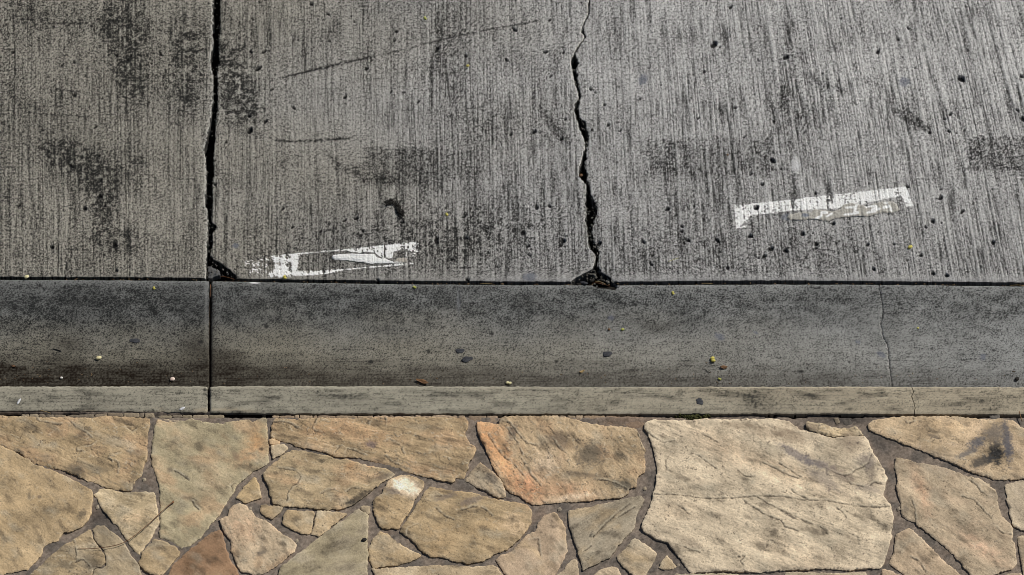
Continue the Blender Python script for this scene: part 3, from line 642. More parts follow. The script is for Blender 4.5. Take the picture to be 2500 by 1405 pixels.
S(3, [(1555,1090),(1620,1130),(1680,1170),(1745,1225),(1720,1290),(1680,1350),(1620,1480),(1600,1460),(1490,1345),(1420,1290),(1415,1250),(1480,1180)], (0.40,0.34,0.25), TAN, 0.6, 0.6)
S(3, [(1060,1265),(1080,1330),(1095,1480),(850,1480),(900,1410),(960,1360),(1000,1300)], (0.39,0.33,0.245), TAN, 0.6, 0.4)
S(3, [(1370,1330),(1420,1345),(1470,1480),(1130,1480),(1210,1410),(1290,1350)], (0.38,0.32,0.235), GREY, 0.6, 0.5)
S(3, [(1830,1240),(1860,1270),(1910,1335),(1820,1358),(1770,1345),(1790,1290)], PALE, TAN, 0.6, 0.4)
S(4, [(-788,150),(-763,110),(-698,95),(-528,100),(-328,90),(-148,90),(0,87),(200,90),(330,85),(440,105),(480,140),(540,180),(620,192),(740,226),(830,246),(890,232),(1078,228),(1110,290),(1145,360),(1185,420),(1230,500),(1270,580),(1250,640),(1230,730),(1270,790),(1302,822),(1310,880),(1320,930),(1305,1010),(1300,1090),(1280,1160),(1265,1210),(1240,1300),(1200,1350),(1100,1340),(950,1360),(740,1345),(560,1355),(380,1360),(200,1375),(60,1370),(-28,1370),(-378,1380),(-418,1350),(-468,1280),(-538,1190),(-578,1130),(-658,1110),(-728,1070),(-788,1030),(-808,1000),(-788,940),(-748,860),(-728,800),(-705,722),(-688,640),(-673,560),(-683,450),(-708,330),(-738,230)], (0.57,0.50,0.385), (0.50,0.44,0.34), 0.5, 1.0)
S(4, [(590,110),(700,130),(850,165),(1010,150),(1062,216),(890,221),(820,235),(700,207),(620,180),(580,150)], (0.52,0.45,0.32), TAN, 0.25, 2.0)
S(4, [(1105,130),(1150,100),(1300,75),(1450,62),(1700,65),(1900,70),(2100,90),(2240,85),(2350,110),(2430,170),(2470,260),(2600,300),(2750,480),(2428,580),(2300,595),(2200,590),(2150,580),(2000,530),(1900,490),(1800,440),(1650,380),(1500,320),(1350,260),(1240,220),(1120,170)], (0.44,0.355,0.245), PINK, 0.4, 0.9)
S(4, [(1345,410),(1420,420),(1500,450),(1650,475),(1750,495),(1850,530),(1930,565),(2040,590),(2120,640),(2185,690),(2200,760),(2210,850),(2250,920),(2310,970),(2330,1020),(2330,1100),(2350,1200),(2360,1300),(2330,1345),(2230,1375),(2120,1430),(2010,1440),(1930,1340),(1870,1260),(1800,1195),(1700,1110),(1600,1030),(1500,950),(1450,930),(1400,900),(1390,820),(1375,740),(1350,660),(1360,570),(1330,490)], (0.455,0.385,0.285), PINK, 0.75, 0.8)
S(4, [(2270,640),(2380,615),(2500,600),(2750,700),(2750,1030),(2480,1050),(2345,985),(2310,880),(2290,760)], (0.43,0.375,0.29), PALE, 0.8, 0.6)
S(4, [(2375,1080),(2480,1065),(2750,1060),(2750,1480),(2440,1480),(2415,1330),(2400,1250)], (0.42,0.35,0.26), PALE, 0.8, 0.6)
S(4, [(1455,1010),(1520,1060),(1600,1140),(1700,1240),(1760,1300),(1850,1360),(1960,1480),(1480,1480),(1380,1360),(1290,1315),(1320,1230),(1340,1130),(1350,1060),(1400,1040)], (0.385,0.315,0.23), PINK, 0.9, 0.7)
S(4, [(1230,1358),(1290,1370),(1400,1420),(1420,1480),(1225,1480)], PINK, TAN, 0.5, 0.3)
S(4, [(410,1388),(530,1383),(700,1390),(1090,1388),(1130,1480),(400,1480)], (0.42,0.37,0.28), GREY, 0.1, 0.4)
S(4, [(2180,1480),(2240,1415),(2320,1392),(2400,1390),(2430,1480)], (0.40,0.34,0.26), TAN, 0.5, 0.4)
S(3, [(1910,1395),(2300,1392),(2420,1400),(2600,1480),(1850,1480)], (0.42,0.37,0.28), TAN, 0.1, 0.4)
N_TRACED = len(ST)

# cracks, ledges and stains one can see on single stones (photo pixels)
CRACKS = [crop(1, p) for p in ([(315,75),(330,105),(400,115),(480,130),(520,125)], [(580,85),(640,150),(720,195),(770,235)], [(810,265),(770,300),(700,300),(650,320),(645,355),(690,350)], [(1010,365),(940,380),(915,410),(945,440)], [(980,445),(1000,490),(990,540)], [(1150,165),(1120,190),(1070,150)], [(1970,700),(1960,650),(2000,620)], [(1480,520),(1540,560),(1600,600)], [(620,1115),(640,1170),(645,1280),(700,1280),(760,1330)], [(600,1310),(690,1280)], [(1630,780),(1680,850)])]
CRACKS += [crop(2, p) for p in ([(240,110),(330,110),(390,125),(430,155),(470,170)], [(600,80),(560,160),(590,190),(630,190)], [(280,505),(370,515),(430,530),(465,570),(450,630),(400,655),(360,700),(350,780)], [(760,370),(780,340),(800,320),(740,310)], [(850,390),(860,340),(930,355),(990,380)], [(1190,275),(1240,280),(1300,300),(1340,380)], [(860,700),(900,670),(960,680)], [(640,720),(690,690),(750,685)], [(1610,840),(1680,910),(1750,940)], [(1800,860),(1870,850),(1920,830),(2000,840),(2050,870),(2080,905)], [(1370,1060),(1380,1010),(1450,980)], [(1570,740),(1650,735)], [(1050,95),(1020,110),(1040,125)], [(1180,72),(1180,130)], [(1190,400),(1220,440),(1300,470)])]
CRACKS += [crop(3, p) for p in ([(480,170),(520,230),(570,300),(610,380)], [(320,220),(380,330),(440,400),(520,460),(620,570)], [(440,110),(500,130),(560,200),(640,290),(740,310)], [(600,420),(680,560),(730,620),(760,650)], [(1580,175),(1595,250),(1620,320)], [(870,260),(910,320),(970,370)], [(1240,600),(1330,610),(1400,630),(1500,680)], [(1210,1085),(1320,970),(1420,880),(1520,800)], [(1420,920),(1480,880),(1560,830)], [(1130,1210),(1190,1160)], [(680,1110),(740,1100),(750,1190),(760,1240)], [(1820,440),(1830,540)], [(1660,190),(1720,240),(1800,285),(1900,270)], [(2130,220),(2200,250),(2280,300)], [(2100,400),(2200,470),(2250,510)], [(1930,820),(2000,880),(2030,895)], [(1970,1170),(2040,1200),(2110,1215)])]
CRACKS += [crop(4, p) for p in ([(-705,726),(-478,732),(-328,752),(-178,757),(0,753),(200,741),(400,750),(560,776),(740,775),(850,799),(1000,820),(1180,836),(1290,829)], [(800,530),(850,555),(910,570),(970,550),(1000,520),(1060,495),(1110,460),(1140,385)], [(210,455),(330,510),(430,560),(520,590)], [(350,460),(450,520),(540,580)], [(450,690),(520,730),(600,770)], [(170,750),(260,810),(370,860),(470,900),(560,950),(640,980)], [(60,780),(150,850),(250,910),(370,950),(400,1000),(520,1040)], [(840,840),(900,890),(930,935)], [(700,1000),(740,1030),(765,1060)], [(1390,80),(1440,125),(1500,110)], [(1960,600),(2030,650),(2060,700),(2110,740)], [(1900,740),(2000,770),(2060,830),(2100,880),(2150,930)], [(1480,780),(1500,850),(1510,960)], [(1470,1260),(1540,1290),(1590,1380)], [(2200,1010),(2240,1050),(2320,1070)], [(0,1260),(60,1250),(30,1300),(50,1340)], [(0,520),(70,570),(150,575)], [(930,600),(960,640),(1060,660)], [(1130,650),(1160,620),(1240,640)])]
SMUDGE = [(1440,1112,40,34,0.0,(0.13,0.11,0.085),0.8),(1370,1075,28,22,0.6,(0.16,0.12,0.09),0.6),(1250,1060,13,26,0.5,(0.10,0.08,0.07),0.7),(1518,1185,40,14,0.25,(0.09,0.085,0.07),0.8),(1430,1162,60,7,0.1,(0.12,0.10,0.08),0.55),
          (2432,1108,28,34,0.2,(0.030,0.029,0.027),1.0),(2400,1128,44,16,-0.3,(0.06,0.058,0.056),0.85),(2458,1078,15,58,-0.15,(0.12,0.115,0.125),0.95),(2425,1070,34,24,0,(0.16,0.135,0.11),0.7),(2385,1082,24,12,-0.5,(0.14,0.135,0.14),0.85),(2365,1105,40,9,-0.5,(0.13,0.125,0.13),0.75),(2430,1055,30,20,0,(0.20,0.17,0.14),0.7),(2280,1066,20,5,0.3,(0.12,0.10,0.08),0.7),
          (1945,1112,60,12,0.5,(0.17,0.15,0.155),0.75),(2000,1135,50,12,0.35,(0.19,0.17,0.17),0.7),(1960,1040,60,12,0.2,(0.24,0.18,0.13),0.6),(2080,1080,30,40,0.2,(0.25,0.19,0.14),0.55),(2125,1150,14,40,-0.3,(0.20,0.16,0.13),0.6),(1800,1040,40,10,0.1,(0.30,0.23,0.16),0.5),(1690,1330,40,16,0.4,(0.24,0.19,0.14),0.5),(2050,1160,50,14,0.5,(0.26,0.20,0.16),0.6),(2010,1172,60,16,0.6,(0.22,0.19,0.17),0.6),(2115,1125,30,22,0,(0.21,0.18,0.16),0.6),(2120,1195,40,10,0.2,(0.24,0.20,0.18),0.5),(1875,1060,60,18,0.2,(0.30,0.22,0.15),0.4),(1930,1065,50,20,0.3,(0.27,0.20,0.14),0.5),
          (880,1215,46,9,-0.55,(0.06,0.05,0.04),0.85),(935,1165,26,9,-0.3,(0.14,0.105,0.08),0.7),(850,1230,16,6,-0.3,(0.05,0.045,0.04),0.8),(905,1088,14,9,0.4,(0.20,0.15,0.14),0.8),
          (1150,1225,40,9,-0.35,(0.16,0.13,0.12),0.6),(1085,1215,34,9,-0.2,(0.16,0.135,0.12),0.6),(1200,1170,22,14,0.6,(0.12,0.105,0.09),0.7),(955,1200,25,8,0.3,(0.17,0.145,0.13),0.7),
          (200,1257,20,10,-0.8,(0.12,0.10,0.075),0.75),(185,1145,22,14,0,(0.13,0.11,0.085),0.6),(245,1150,24,12,0,(0.14,0.12,0.09),0.5),(130,1045,30,10,0.6,(0.20,0.165,0.115),0.6),(45,1105,16,6,0.4,(0.10,0.085,0.07),0.6),(455,1167,10,4,0.6,(0.06,0.05,0.04),0.85),(413,1147,9,8,0,(0.15,0.13,0.1),0.6),(638,1097,7,5,0,(0.05,0.04,0.035),0.8),(612,1137,5,5,0,(0.06,0.05,0.04),0.7),(575,1115,8,18,-0.4,(0.22,0.16,0.11),0.6),(72,1210,5,14,0,(0.17,0.14,0.10),0.7),(96,1215,6,5,0,(0.16,0.13,0.10),0.7),
          (640,1350,16,8,-0.4,(0.10,0.09,0.08),0.7),(1445,1310,8,5,-0.5,(0.05,0.045,0.04),0.8),(1480,1276,30,8,-0.7,(0.13,0.115,0.09),0.5),(1530,1250,20,16,-0.6,(0.22,0.18,0.13),0.6),(2013,1300,9,10,0.4,(0.06,0.05,0.04),0.7),(1930,1262,26,4,0.5,(0.06,0.05,0.045),0.8),(2290,1130,60,40,0,(0.33,0.29,0.23),0.3),(2210,1245,9,12,0,(0.14,0.12,0.10),0.6),(785,1128,9,5,0,(0.06,0.05,0.04),0.7),(160,1380,26,12,0.3,(0.15,0.125,0.09),0.6),(250,1290,24,14,0.4,(0.20,0.165,0.12),0.5),(220,1370,24,14,0.3,(0.17,0.14,0.10),0.55)]
TINTS = [(1185,1075,20,50,-0.35,(0.60,0.38,0.215),0.85),(1228,1120,22,65,-0.4,(0.57,0.37,0.215),0.75),(1290,1190,28,44,-0.8,(0.56,0.35,0.22),0.85),(1200,1050,40,16,0.3,(0.52,0.35,0.21),0.7),(1380,1200,50,20,0.1,(0.44,0.31,0.21),0.6),(1335,1130,36,36,0,(0.52,0.46,0.36),0.6),(1400,1215,60,8,-0.1,(0.58,0.51,0.40),0.6),
        (985,1188,26,15,0.15,(0.74,0.69,0.58),1.6),(1008,1200,14,14,0.3,(0.74,0.69,0.58),1.1),(1258,1282,32,26,0.3,(0.47,0.40,0.285),0.9),(625,1080,24,30,0,(0.46,0.32,0.18),0.6),(600,1115,40,20,-0.6,(0.42,0.30,0.19),0.5),(440,1075,40,36,0,(0.37,0.335,0.24),0.5),(520,1180,40,40,0,(0.39,0.35,0.255),0.5),(330,1265,40,12,-0.2,(0.48,0.41,0.29),0.6),(1900,1150,150,24,0.35,(0.56,0.49,0.375),0.5),(1760,1090,70,30,0.5,(0.56,0.50,0.39),0.5),(1650,1250,50,20,0,(0.54,0.49,0.385),0.5),(1950,1360,120,30,0.3,(0.52,0.475,0.375),0.5),(2320,1040,70,18,0,(0.54,0.45,0.31),0.55),(2380,1045,30,24,0,(0.57,0.49,0.36),0.6),(2400,1340,70,20,0.6,(0.55,0.43,0.33),0.55),(2250,1200,16,60,-0.3,(0.47,0.345,0.25),0.5),(795,1050,60,18,0,(0.41,0.29,0.18),0.5),(900,1060,60,22,0.3,(0.42,0.30,0.19),0.45),(1090,1330,40,30,0,(0.37,0.30,0.19),0.3),(590,1290,50,40,0,(0.43,0.34,0.25),0.5),(905,1135,9,7,-.4,(0.42,0.27,0.15),.7),(857,1140,14,8,-.4,(0.44,0.30,0.17),.5)]

def stone_fields(px, py, idx, base, c2, ang, ledge):
    c, s = math.cos(ang), math.sin(ang)
    X = px; Y = py / 0.743
    u = (X * c + Y * s); v = (-X * s + Y * c)
    o = idx * 7.7
    lo = fbm(u / 115 + o, v / 72, 140, 4, 0.5)
    # cleavage layers: terraces with sharp broken rims
    t = lo * 2.3 + 0.45 * fbm(u / 24 + o, v / 22, 141, 4, 0.6)
    fl = np.floor(t); fr = t - fl
    rim = sst(0.0, 0.05, fr)
    h = ledge * (fl + rim) * 1.25
    cream = np.exp(-((fr - 0.10) / 0.07) ** 2)
    rimline = np.exp(-((fr - 0.01) / 0.035) ** 2) * sst(-0.1, 0.45, pn(X / 40 + o, Y / 40, 142))
    ridg = pn(u / 60 + o, v / 5.5, 143); ridg2 = pn(u / 22 + o, v / 3.2, 144)
    gr = pn(X / 3.3, Y / 3.3, 145); gr2 = pn(X / 7, Y / 7, 146); gr3 = pn(X / 2.2, Y / 2.2, 147); b1 = pn(X / 17, Y / 17, 148)
    h = h + 0.25 * lo + 0.10 * ledge * ridg + 0.06 * ledge * ridg2 + 0.22 * gr + 0.15 * gr2 + 0.22 * gr3 + 0.12 * b1
    pit = sst(0.62, 0.85, pn(X / 8 + o, Y / 7, 149)) * sst(0.05, 0.5, pn(X / 60, Y / 60 + o, 150))
    h = h - 1.0 * pit
    col = base[None] * np.ones(px.shape + (1,))
    col = mix(col, c2, 0.6 * sst(-0.1, 0.8, fbm(u / 90 + o, v / 60, 151, 3)))
    col = mix(col, rgb(0.33, 0.31, 0.25), 0.45 * sst(0.1, 0.9, fbm(u / 70 + o, v / 50, 152, 3)))
    for (x, y, rx, ry, a, cc, k) in TINTS:  # warm and pale patches of the stone's own colour
        col = mix(col, np.array(cc) * rgb(1.08, 1.0, 0.95), np.clip(1.35 * k * blob(px, py, x, y, rx, ry, a) * (0.9 + 0.7 * b1 + 0.4 * gr2), 0, 1))
    cloud = fbm(u / 85 + o, v / 55, 155, 3)
    strk = pn(u / 75 + o, v / 4.2, 156) + 0.7 * pn(u / 40 + o, v / 2.4, 157)
    t2 = fbm(u / 34 + o, v / 24, 161, 4, 0.58) * 2.4
    f2 = t2 - np.floor(t2); rim2 = np.exp(-((f2 - 0.02) / 0.045) ** 2) * sst(-0.15, 0.3, pn(X / 46 + o, Y / 46, 162))
    h = h + 0.8 * sst(0.0, 0.05, f2) * sst(-0.1, 0.4, pn(X / 46 + o, Y / 46, 162)) * min(1.0, 0.4 + ledge * 0.6)
    col = col * (1.12 + 0.20 * gr + 0.18 * gr2 + 0.12 * b1 + 0.26 * gr3 + 0.36 * cloud + 0.16 * strk * (0.4 + 0.6 * ledge))[..., None]
    col = col * rgb(1.13, 1.06, 0.985) * (0.90 + 0.16 * ((idx * 0.618) % 1.0))
    col = mix(col, rgb(0.60, 0.53, 0.40), 0.45 * ledge * cream * sst(-0.2, 0.5, pn(X / 30 + o, Y / 30, 159)))  # pale highlights along the ledge rims, put into the colour
    dirt_shade = 0.85 * ledge * rimline + 0.6 * min(1.0, 0.4 + ledge * 0.6) * rim2 + 0.8 * pit + 0.55 * sst(0.2, 1.0, fbm(u / 60 + o, v / 34, 153, 4)) + 0.40 * sst(0.35, 0.9, 0.7 * gr + 0.4 * gr2 + 0.7 * gr3)  # dirt, plus painted shade under the ledge rims
    dirt_shade = dirt_shade + 0.3 * ledge * sst(0.45, 0.8, -ridg - 0.3 * ridg2)
    col = mix(col, rgb(0.075, 0.060, 0.045), np.clip(dirt_shade, 0, 0.85))
    for (x, y, rx, ry, a, cc, k) in SMUDGE:
        b = blob(px, py, x, y, rx, ry, a)
        if b.max() > 0.03: col = mix(col, cc, k * sst(0.15, 0.8, b + 0.28 * gr2 + 0.2 * gr + 0.25 * b1 - 0.05))
    x0, x1, y0, y1 = px.min() - 4, px.max() + 4, py.min() - 4, py.max() + 4
    wx = px + 1.6 * gr2 + 2.2 * b1; wy = py + 1.4 * pn(X / 6, Y / 6, 154)
    for p in CRACKS:
        if any(x0 < q[0] < x1 and y0 < q[1] < y1 for q in p):
            dd = segdist(wx, wy, p)
            vary = np.clip(0.90 + 0.95 * pn(px / 13, py / 11, 163), 0.35, 1.4)
            k = np.exp(-(dd / (0.7 + 0.75 * vary)) ** 2) * np.clip(vary, 0, 1)
            sd = np.zeros(px.shape)
            best = np.full(px.shape, 1e9)
            for (ax, ay), (bx, by) in zip(p[:-1], p[1:]):
                d1 = segdist(wx, wy, [(ax, ay), (bx, by)])
                m = d1 < best
                best = np.where(m, d1, best); sd = np.where(m, np.sign((bx - ax) * (wy - ay) - (by - ay) * (wx - ax)), sd)
            h = h - 1.7 * k + 1.1 * np.exp(-dd / 11.0) * (sd < 0) * vary
            col = mix(col, rgb(0.045, 0.036, 0.028), 0.85 * k)
            col = mix(col, rgb(0.62, 0.54, 0.40), 0.4 * np.exp(-((dd - 3.2) / 1.8) ** 2) * (sd < 0) * vary)
    return h * 0.001, col

def stone_z(x, y): return 0 * x
rgen = random.Random(3)
def jag(poly, step, amp, seed):
    """subdivide an outline and roughen it"""
    out = []
    n = len(poly)
    for i in range(n):
        (ax, ay), (bx, by) = poly[i], poly[(i + 1) % n]
        L = math.hypot(bx - ax, by - ay); k = max(1, int(L / step))
        for j in range(k): out.append((ax + (bx - ax) * j / k, ay + (by - ay) * j / k))
    p = np.array(out)
    # round the corners a little
    p = 0.5 * p + 0.25 * np.roll(p, 1, 0) + 0.25 * np.roll(p, -1, 0)
    e = np.roll(p, -1, 0) - np.roll(p, 1, 0); nrm = np.stack([e[:, 1], -e[:, 0]], -1) / (np.linalg.norm(e, axis=1, keepdims=True) + 1e-9)
    sgn = np.sign(np.sum(p[:, 0] * np.roll(p[:, 1], -1) - np.roll(p[:, 0], -1) * p[:, 1]))
    p = p + nrm * sgn * (1.5 if amp == 2.0 else 0.0)
    q = p.copy()
    q[:, 0] += amp * (1.1 * pn(p[:, 0] / 14, p[:, 1] / 14, seed) + 0.75 * pn(p[:, 0] / 5, p[:, 1] / 5, seed + 1))
    q[:, 1] += amp * (1.1 * pn(p[:, 0] / 14, p[:, 1] / 14, seed + 2) + 0.75 * pn(p[:, 0] / 5, p[:, 1] / 5, seed + 3))
    return q
def make_stone(idx, poly, base, c2, ang, ledge, parent, name="flagstone", step=2.2, amp=2.0, zoff=0.0, depth=0.03, fields=stone_fields, mat=None, edge_drop=0.0020):
    b = jag(poly, step, amp, 160 + idx)
    nb = len(b)
    x0, y0 = b.min(0); x1, y1 = b.max(0)
    gx, gy = np.meshgrid(np.arange(x0, x1, step), np.arange(y0, y1, step * 0.8))
    gx = gx + (rng.random(gx.shape) - 0.5) * step * 0.5; gy = gy + (rng.random(gy.shape) - 0.5) * step * 0.4
    g = np.stack([gx.ravel(), gy.ravel()], -1)
    bl = [tuple(p) for p in b]
    ins = inpoly(g[:, 0], g[:, 1], bl)
    g = g[ins]
    def bdist(q):
        dd = np.full(len(q), 1e9)
        for k in range(0, nb, 64):
            dd = np.minimum(dd, np.hypot(q[:, None, 0] - b[None, k:k + 64, 0], q[:, None, 1] - b[None, k:k + 64, 1]).min(1))
        return dd
    db = bdist(g) if len(g) else np.zeros(0)
    g = g[db > step * 0.75]; db = db[db > step * 0.75]
    pts = [Vector(p) for p in b] + [Vector(p) for p in g]
    edges = [(i, (i + 1) % nb) for i in range(nb)]
    vs, _, fs, ov, _, _ = delaunay_2d_cdt(pts, edges, [], 1, 1e-5)
    V = np.array([(v.x, v.y) for v in vs])
    is_b = np.zeros(len(V), bool)
    order = {}
    for i, src in enumerate(ov):
        for k in src:
            if k < nb: is_b[i] = True; order[k] = i
    F = np.array([tuple(f) for f in fs], np.int32)
    px, py = V[:, 0], V[:, 1]
    h, col = fields(px, py, idx, base, c2, ang, ledge)
    dd = bdist(V)
    cx, cy = V.mean(0)
    tilt = rgen.uniform(-1, 1) * 0.002 * (px - cx) / max(60, x1 - x0) + rgen.uniform(-1, 1) * 0.002 * (py - cy) / max(60, y1 - y0)
    rough = 0.6 + 0.6 * pn(px / 12, py / 12, 158)
    h = h - edge_drop * np.exp(-dd / 1.1) - 0.0012 * np.clip(rough, 0, 1) * np.exp(-dd / 5.0) + tilt + zoff
    col = mix(col, col * 1.16 + 0.02, 0.5 * np.exp(-dd / 2.5))
    X, Y, _ = unproj(px, py, ZERO)
    co = np.stack([X, Y, h], -1)
    # orientation: make every face look up
    a, bb, cc = co[F[:, 0]], co[F[:, 1]], co[F[:, 2]]
    nz = (bb[:, 0] - a[:, 0]) * (cc[:, 1] - a[:, 1]) - (bb[:, 1] - a[:, 1]) * (cc[:, 0] - a[:, 0])
    F[nz < 0] = F[nz < 0][:, ::-1]
    ring = np.array([order[k] for k in range(nb) if k in order])
    n0 = len(co)
    t = co[ring].copy(); lowr = t.copy(); lowr[:, 2] -= depth
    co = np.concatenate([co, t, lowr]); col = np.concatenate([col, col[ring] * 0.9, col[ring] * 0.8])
    k = len(ring); i = np.arange(k); j = (i + 1) % k
    W = np.stack([n0 + i, n0 + j, n0 + k + j, n0 + k + i], -1)
    ctr = t.mean(0)
    # walls face outwards
    area = np.sum(t[i, 0] * t[j, 1] - t[j, 0] * t[i, 1])
    if area > 0: W = W[:, ::-1]
    flat = np.concatenate([F.ravel(), W.ravel()])
    tot = np.concatenate([np.full(len(F), 3), np.full(len(W), 4)])
    st = np.concatenate([[0], np.cumsum(tot)[:-1]])
    org = np.array([ctr[0], ctr[1], 0.0])
    o = raw_mesh(name, co - org, flat, st, tot, mat or M_STONE, parent, np.clip(col, 0.006, 0.85))
    o.location = org
    return o

# mortar bed of the pavement: the setting piece that holds the flagstones
mx_ = axis_pts(-60, 2560, 3.0, -1300, 3800, 40); my_ = np.concatenate([np.arange(1004, 1440, 2.5), np.linspace(1445, 2400, 30)])[::-1]
MPX, MPY = np.meshgrid(mx_, my_)
MX, MY, _ = unproj(MPX, MPY, ZERO)
gr = pn(MPX / 5, MPY / 4, 170); gr2 = pn(MPX / 11, MPY / 9, 171); b1 = fbm(MPX / 60, MPY / 45, 172, 3); gr3 = pn(MPX / 7.2, MPY / 5.6, 173)
MZ = -0.0042 + 0.0020 * b1 + 0.0007 * gr + 0.0008 * gr2
slot = sst(1006, 1008, MPY) * sst(1019, 1015, MPY + 2 * gr2)
opening = np.clip(0.4 + sst(0.0, 0.25, pn(MPX / 70, 0 * MPY, 174) - 0.12) + blob(MPX, MPY, 590, 1014, 70, 30) + blob(MPX, MPY, 1270, 1014, 60, 30) + blob(MPX, MPY, 2400, 1014, 100, 30) + blob(MPX, MPY, 1690, 1014, 30, 30) + blob(MPX, MPY, 20, 1014, 60, 30), 0, 1)
MZ -= 0.02 * slot * opening
MZ += 0.004 * blob(MPX, MPY, 1520, 1022, 60, 9)
malb = mix(np.ones(MPX.shape + (3,)) * rgb(0.225, 0.182, 0.146), rgb(0.140, 0.120, 0.102), sst(-0.3, 0.6, b1))
malb = mix(malb, rgb(0.23, 0.165, 0.12), 0.8 * blob(MPX, MPY, 1530, 1024, 70, 14) + 0.5 * sst(0.3, 0.8, fbm(MPX / 90, MPY / 70, 175, 3)))
malb = mix(malb, rgb(0.05, 0.046, 0.044), 0.9 * blob(MPX, MPY, 2060, 1022, 90, 14) + 0.75 * blob(MPX, MPY, 250, 1262, 40, 30) + 0.5 * blob(MPX, MPY, 2170, 1075, 40, 30) + 0.6 * blob(MPX, MPY, 1650, 1330, 60, 30) + 0.5 * blob(MPX, MPY, 630, 1020, 40, 10))
malb = malb * (1 + 0.28 * gr + 0.25 * gr2 + 0.3 * gr3)[..., None]
malb = mix(malb, rgb(0.012, 0.011, 0.010), 0.95 * slot * opening)
pavement = grid_obj("pavement", MX, MY, MZ, M_MORTAR, None, np.clip(malb, 0.006, 0.8), 0.1)
pavement["kind"] = "structure"
for i, (poly, base, c2, ang, ledge, extra) in enumerate(ST):
    make_stone(i, poly, base, c2, ang, ledge, pavement, zoff=rgen.uniform(0.0005, 0.0035))

# cracked mortar fillet between curb and flagstones
def mortar_fields(px, py, idx, base, c2, ang, ledge):
    gr = pn(px / 3.5, py / 3, 180); gr2 = pn(px / 8, py / 6, 181)
    col = base[None] * np.ones(px.shape + (1,)) * (1 + 0.22 * gr + 0.2 * gr2)[..., None]
    col = mix(col, rgb(0.06, 0.05, 0.042), 0.5 * sst(0.3, 0.9, gr2 + 0.5 * gr))
    return 0.0004 * gr + 0.0006 * gr2, col
CH = []
def strip(xs, top, bot, cols):
    for a, b in zip(xs[:-1], xs[1:]):
        t0, t1 = np.interp(a, *top), np.interp(b, *top); b0, b1_ = np.interp(a, *bot), np.interp(b, *bot)
        s0 = rgen.uniform(-2, 2); s1 = rgen.uniform(-2, 2)
        CH.append(([(a + 0.9, t0), ((a + b) / 2, (t0 + t1) / 2 + rgen.uniform(-.6, .6)), (b - 0.9, t1), (b - 0.9 + s1 * .4, b1_), ((a + b) / 2, (b0 + b1_) / 2 + rgen.uniform(-.6, .6)), (a + 0.9 + s0 * .4, b0)], rgb(*rgen.choice(cols)) * rgen.uniform(0.85, 1.15)))
MC = [(0.25,0.205,0.14), (0.22,0.175,0.125), (0.27,0.22,0.155), (0.19,0.155,0.115)]
strip([52,72,95,112,132,162], ([50,165],[1009,1011]), ([50,165],[1016,1019]), MC)
strip([162,230,262,300,340,352,378], ([160,230,262,380],[1013,1009,1006,1006]), ([160,220,262,380],[1020,1021,1014,1018]), MC)
strip([385,420,445,470,510,548], ([380,550],[1012,1011]), ([380,550],[1018,1020]), MC)
strip([662,683,718,731,764,775,820,872,912], ([660,915],[1012.5,1012.5]), ([660,720,915],[1017,1020,1021]), [(0.34,0.255,0.17),(0.30,0.22,0.15),(0.37,0.285,0.195)])
strip([912,928,950,962,981], ([912,985],[1013,1013]), ([912,985],[1019.5,1019.5]), [(0.36,0.27,0.185),(0.31,0.23,0.16)])
strip([981,1001,1013,1030,1054,1103,1118,1136], ([980,1140],[1013,1013]), ([980,1140],[1019,1019.5]), [(0.36,0.27,0.185),(0.31,0.23,0.16)])
strip([1142,1188,1216], ([1140,1220],[1012.5,1013]), ([1140,1188,1220],[1029,1030,1031]), [(0.30,0.225,0.155),(0.27,0.20,0.14)])
strip([1320,1331,1337,1346,1365,1384,1404,1424], ([1320,1425],[1012.5,1012.5]), ([1320,1345,1425],[1016.5,1018,1026]), [(0.37,0.28,0.19),(0.33,0.25,0.17),(0.30,0.23,0.16)])
CH.append(([(1424,1013),(1478,1013),(1476,1022),(1462,1030),(1440,1030),(1426,1026)], rgb(0.31,0.225,0.15)))
CH.append(([(1480,1014),(1520,1015),(1570,1016),(1578,1030),(1570,1043),(1548,1044),(1510,1039),(1470,1033),(1476,1024)], rgb(0.26,0.185,0.13)))
CH.append(([(2036,1020),(2048,1018),(2052,1030),(2040,1034)], rgb(0.20,0.165,0.12)))
CH.append(([(2055,1022),(2075,1021),(2082,1032),(2068,1040),(2058,1036)], rgb(0.10,0.088,0.075)))
CH.append(([(2415,1013),(2442,1013),(2440,1027),(2424,1027)], rgb(0.14,0.125,0.11)))
CH.append(([(385,1021),(410,1021),(448,1027),(440,1030),(392,1025)], rgb(0.46,0.37,0.26)))
CH.append(([(1232,1213),(1246,1214),(1262,1219),(1258,1222),(1236,1219)], rgb(0.15,0.115,0.10)))
CH.append(([(1136,1184),(1141,1186),(1142,1193),(1137,1194)], rgb(0.28,0.23,0.175)))
CH.append(([(330,1188),(338,1184),(346,1187),(347,1192),(338,1195)], rgb(0.18,0.155,0.135)))
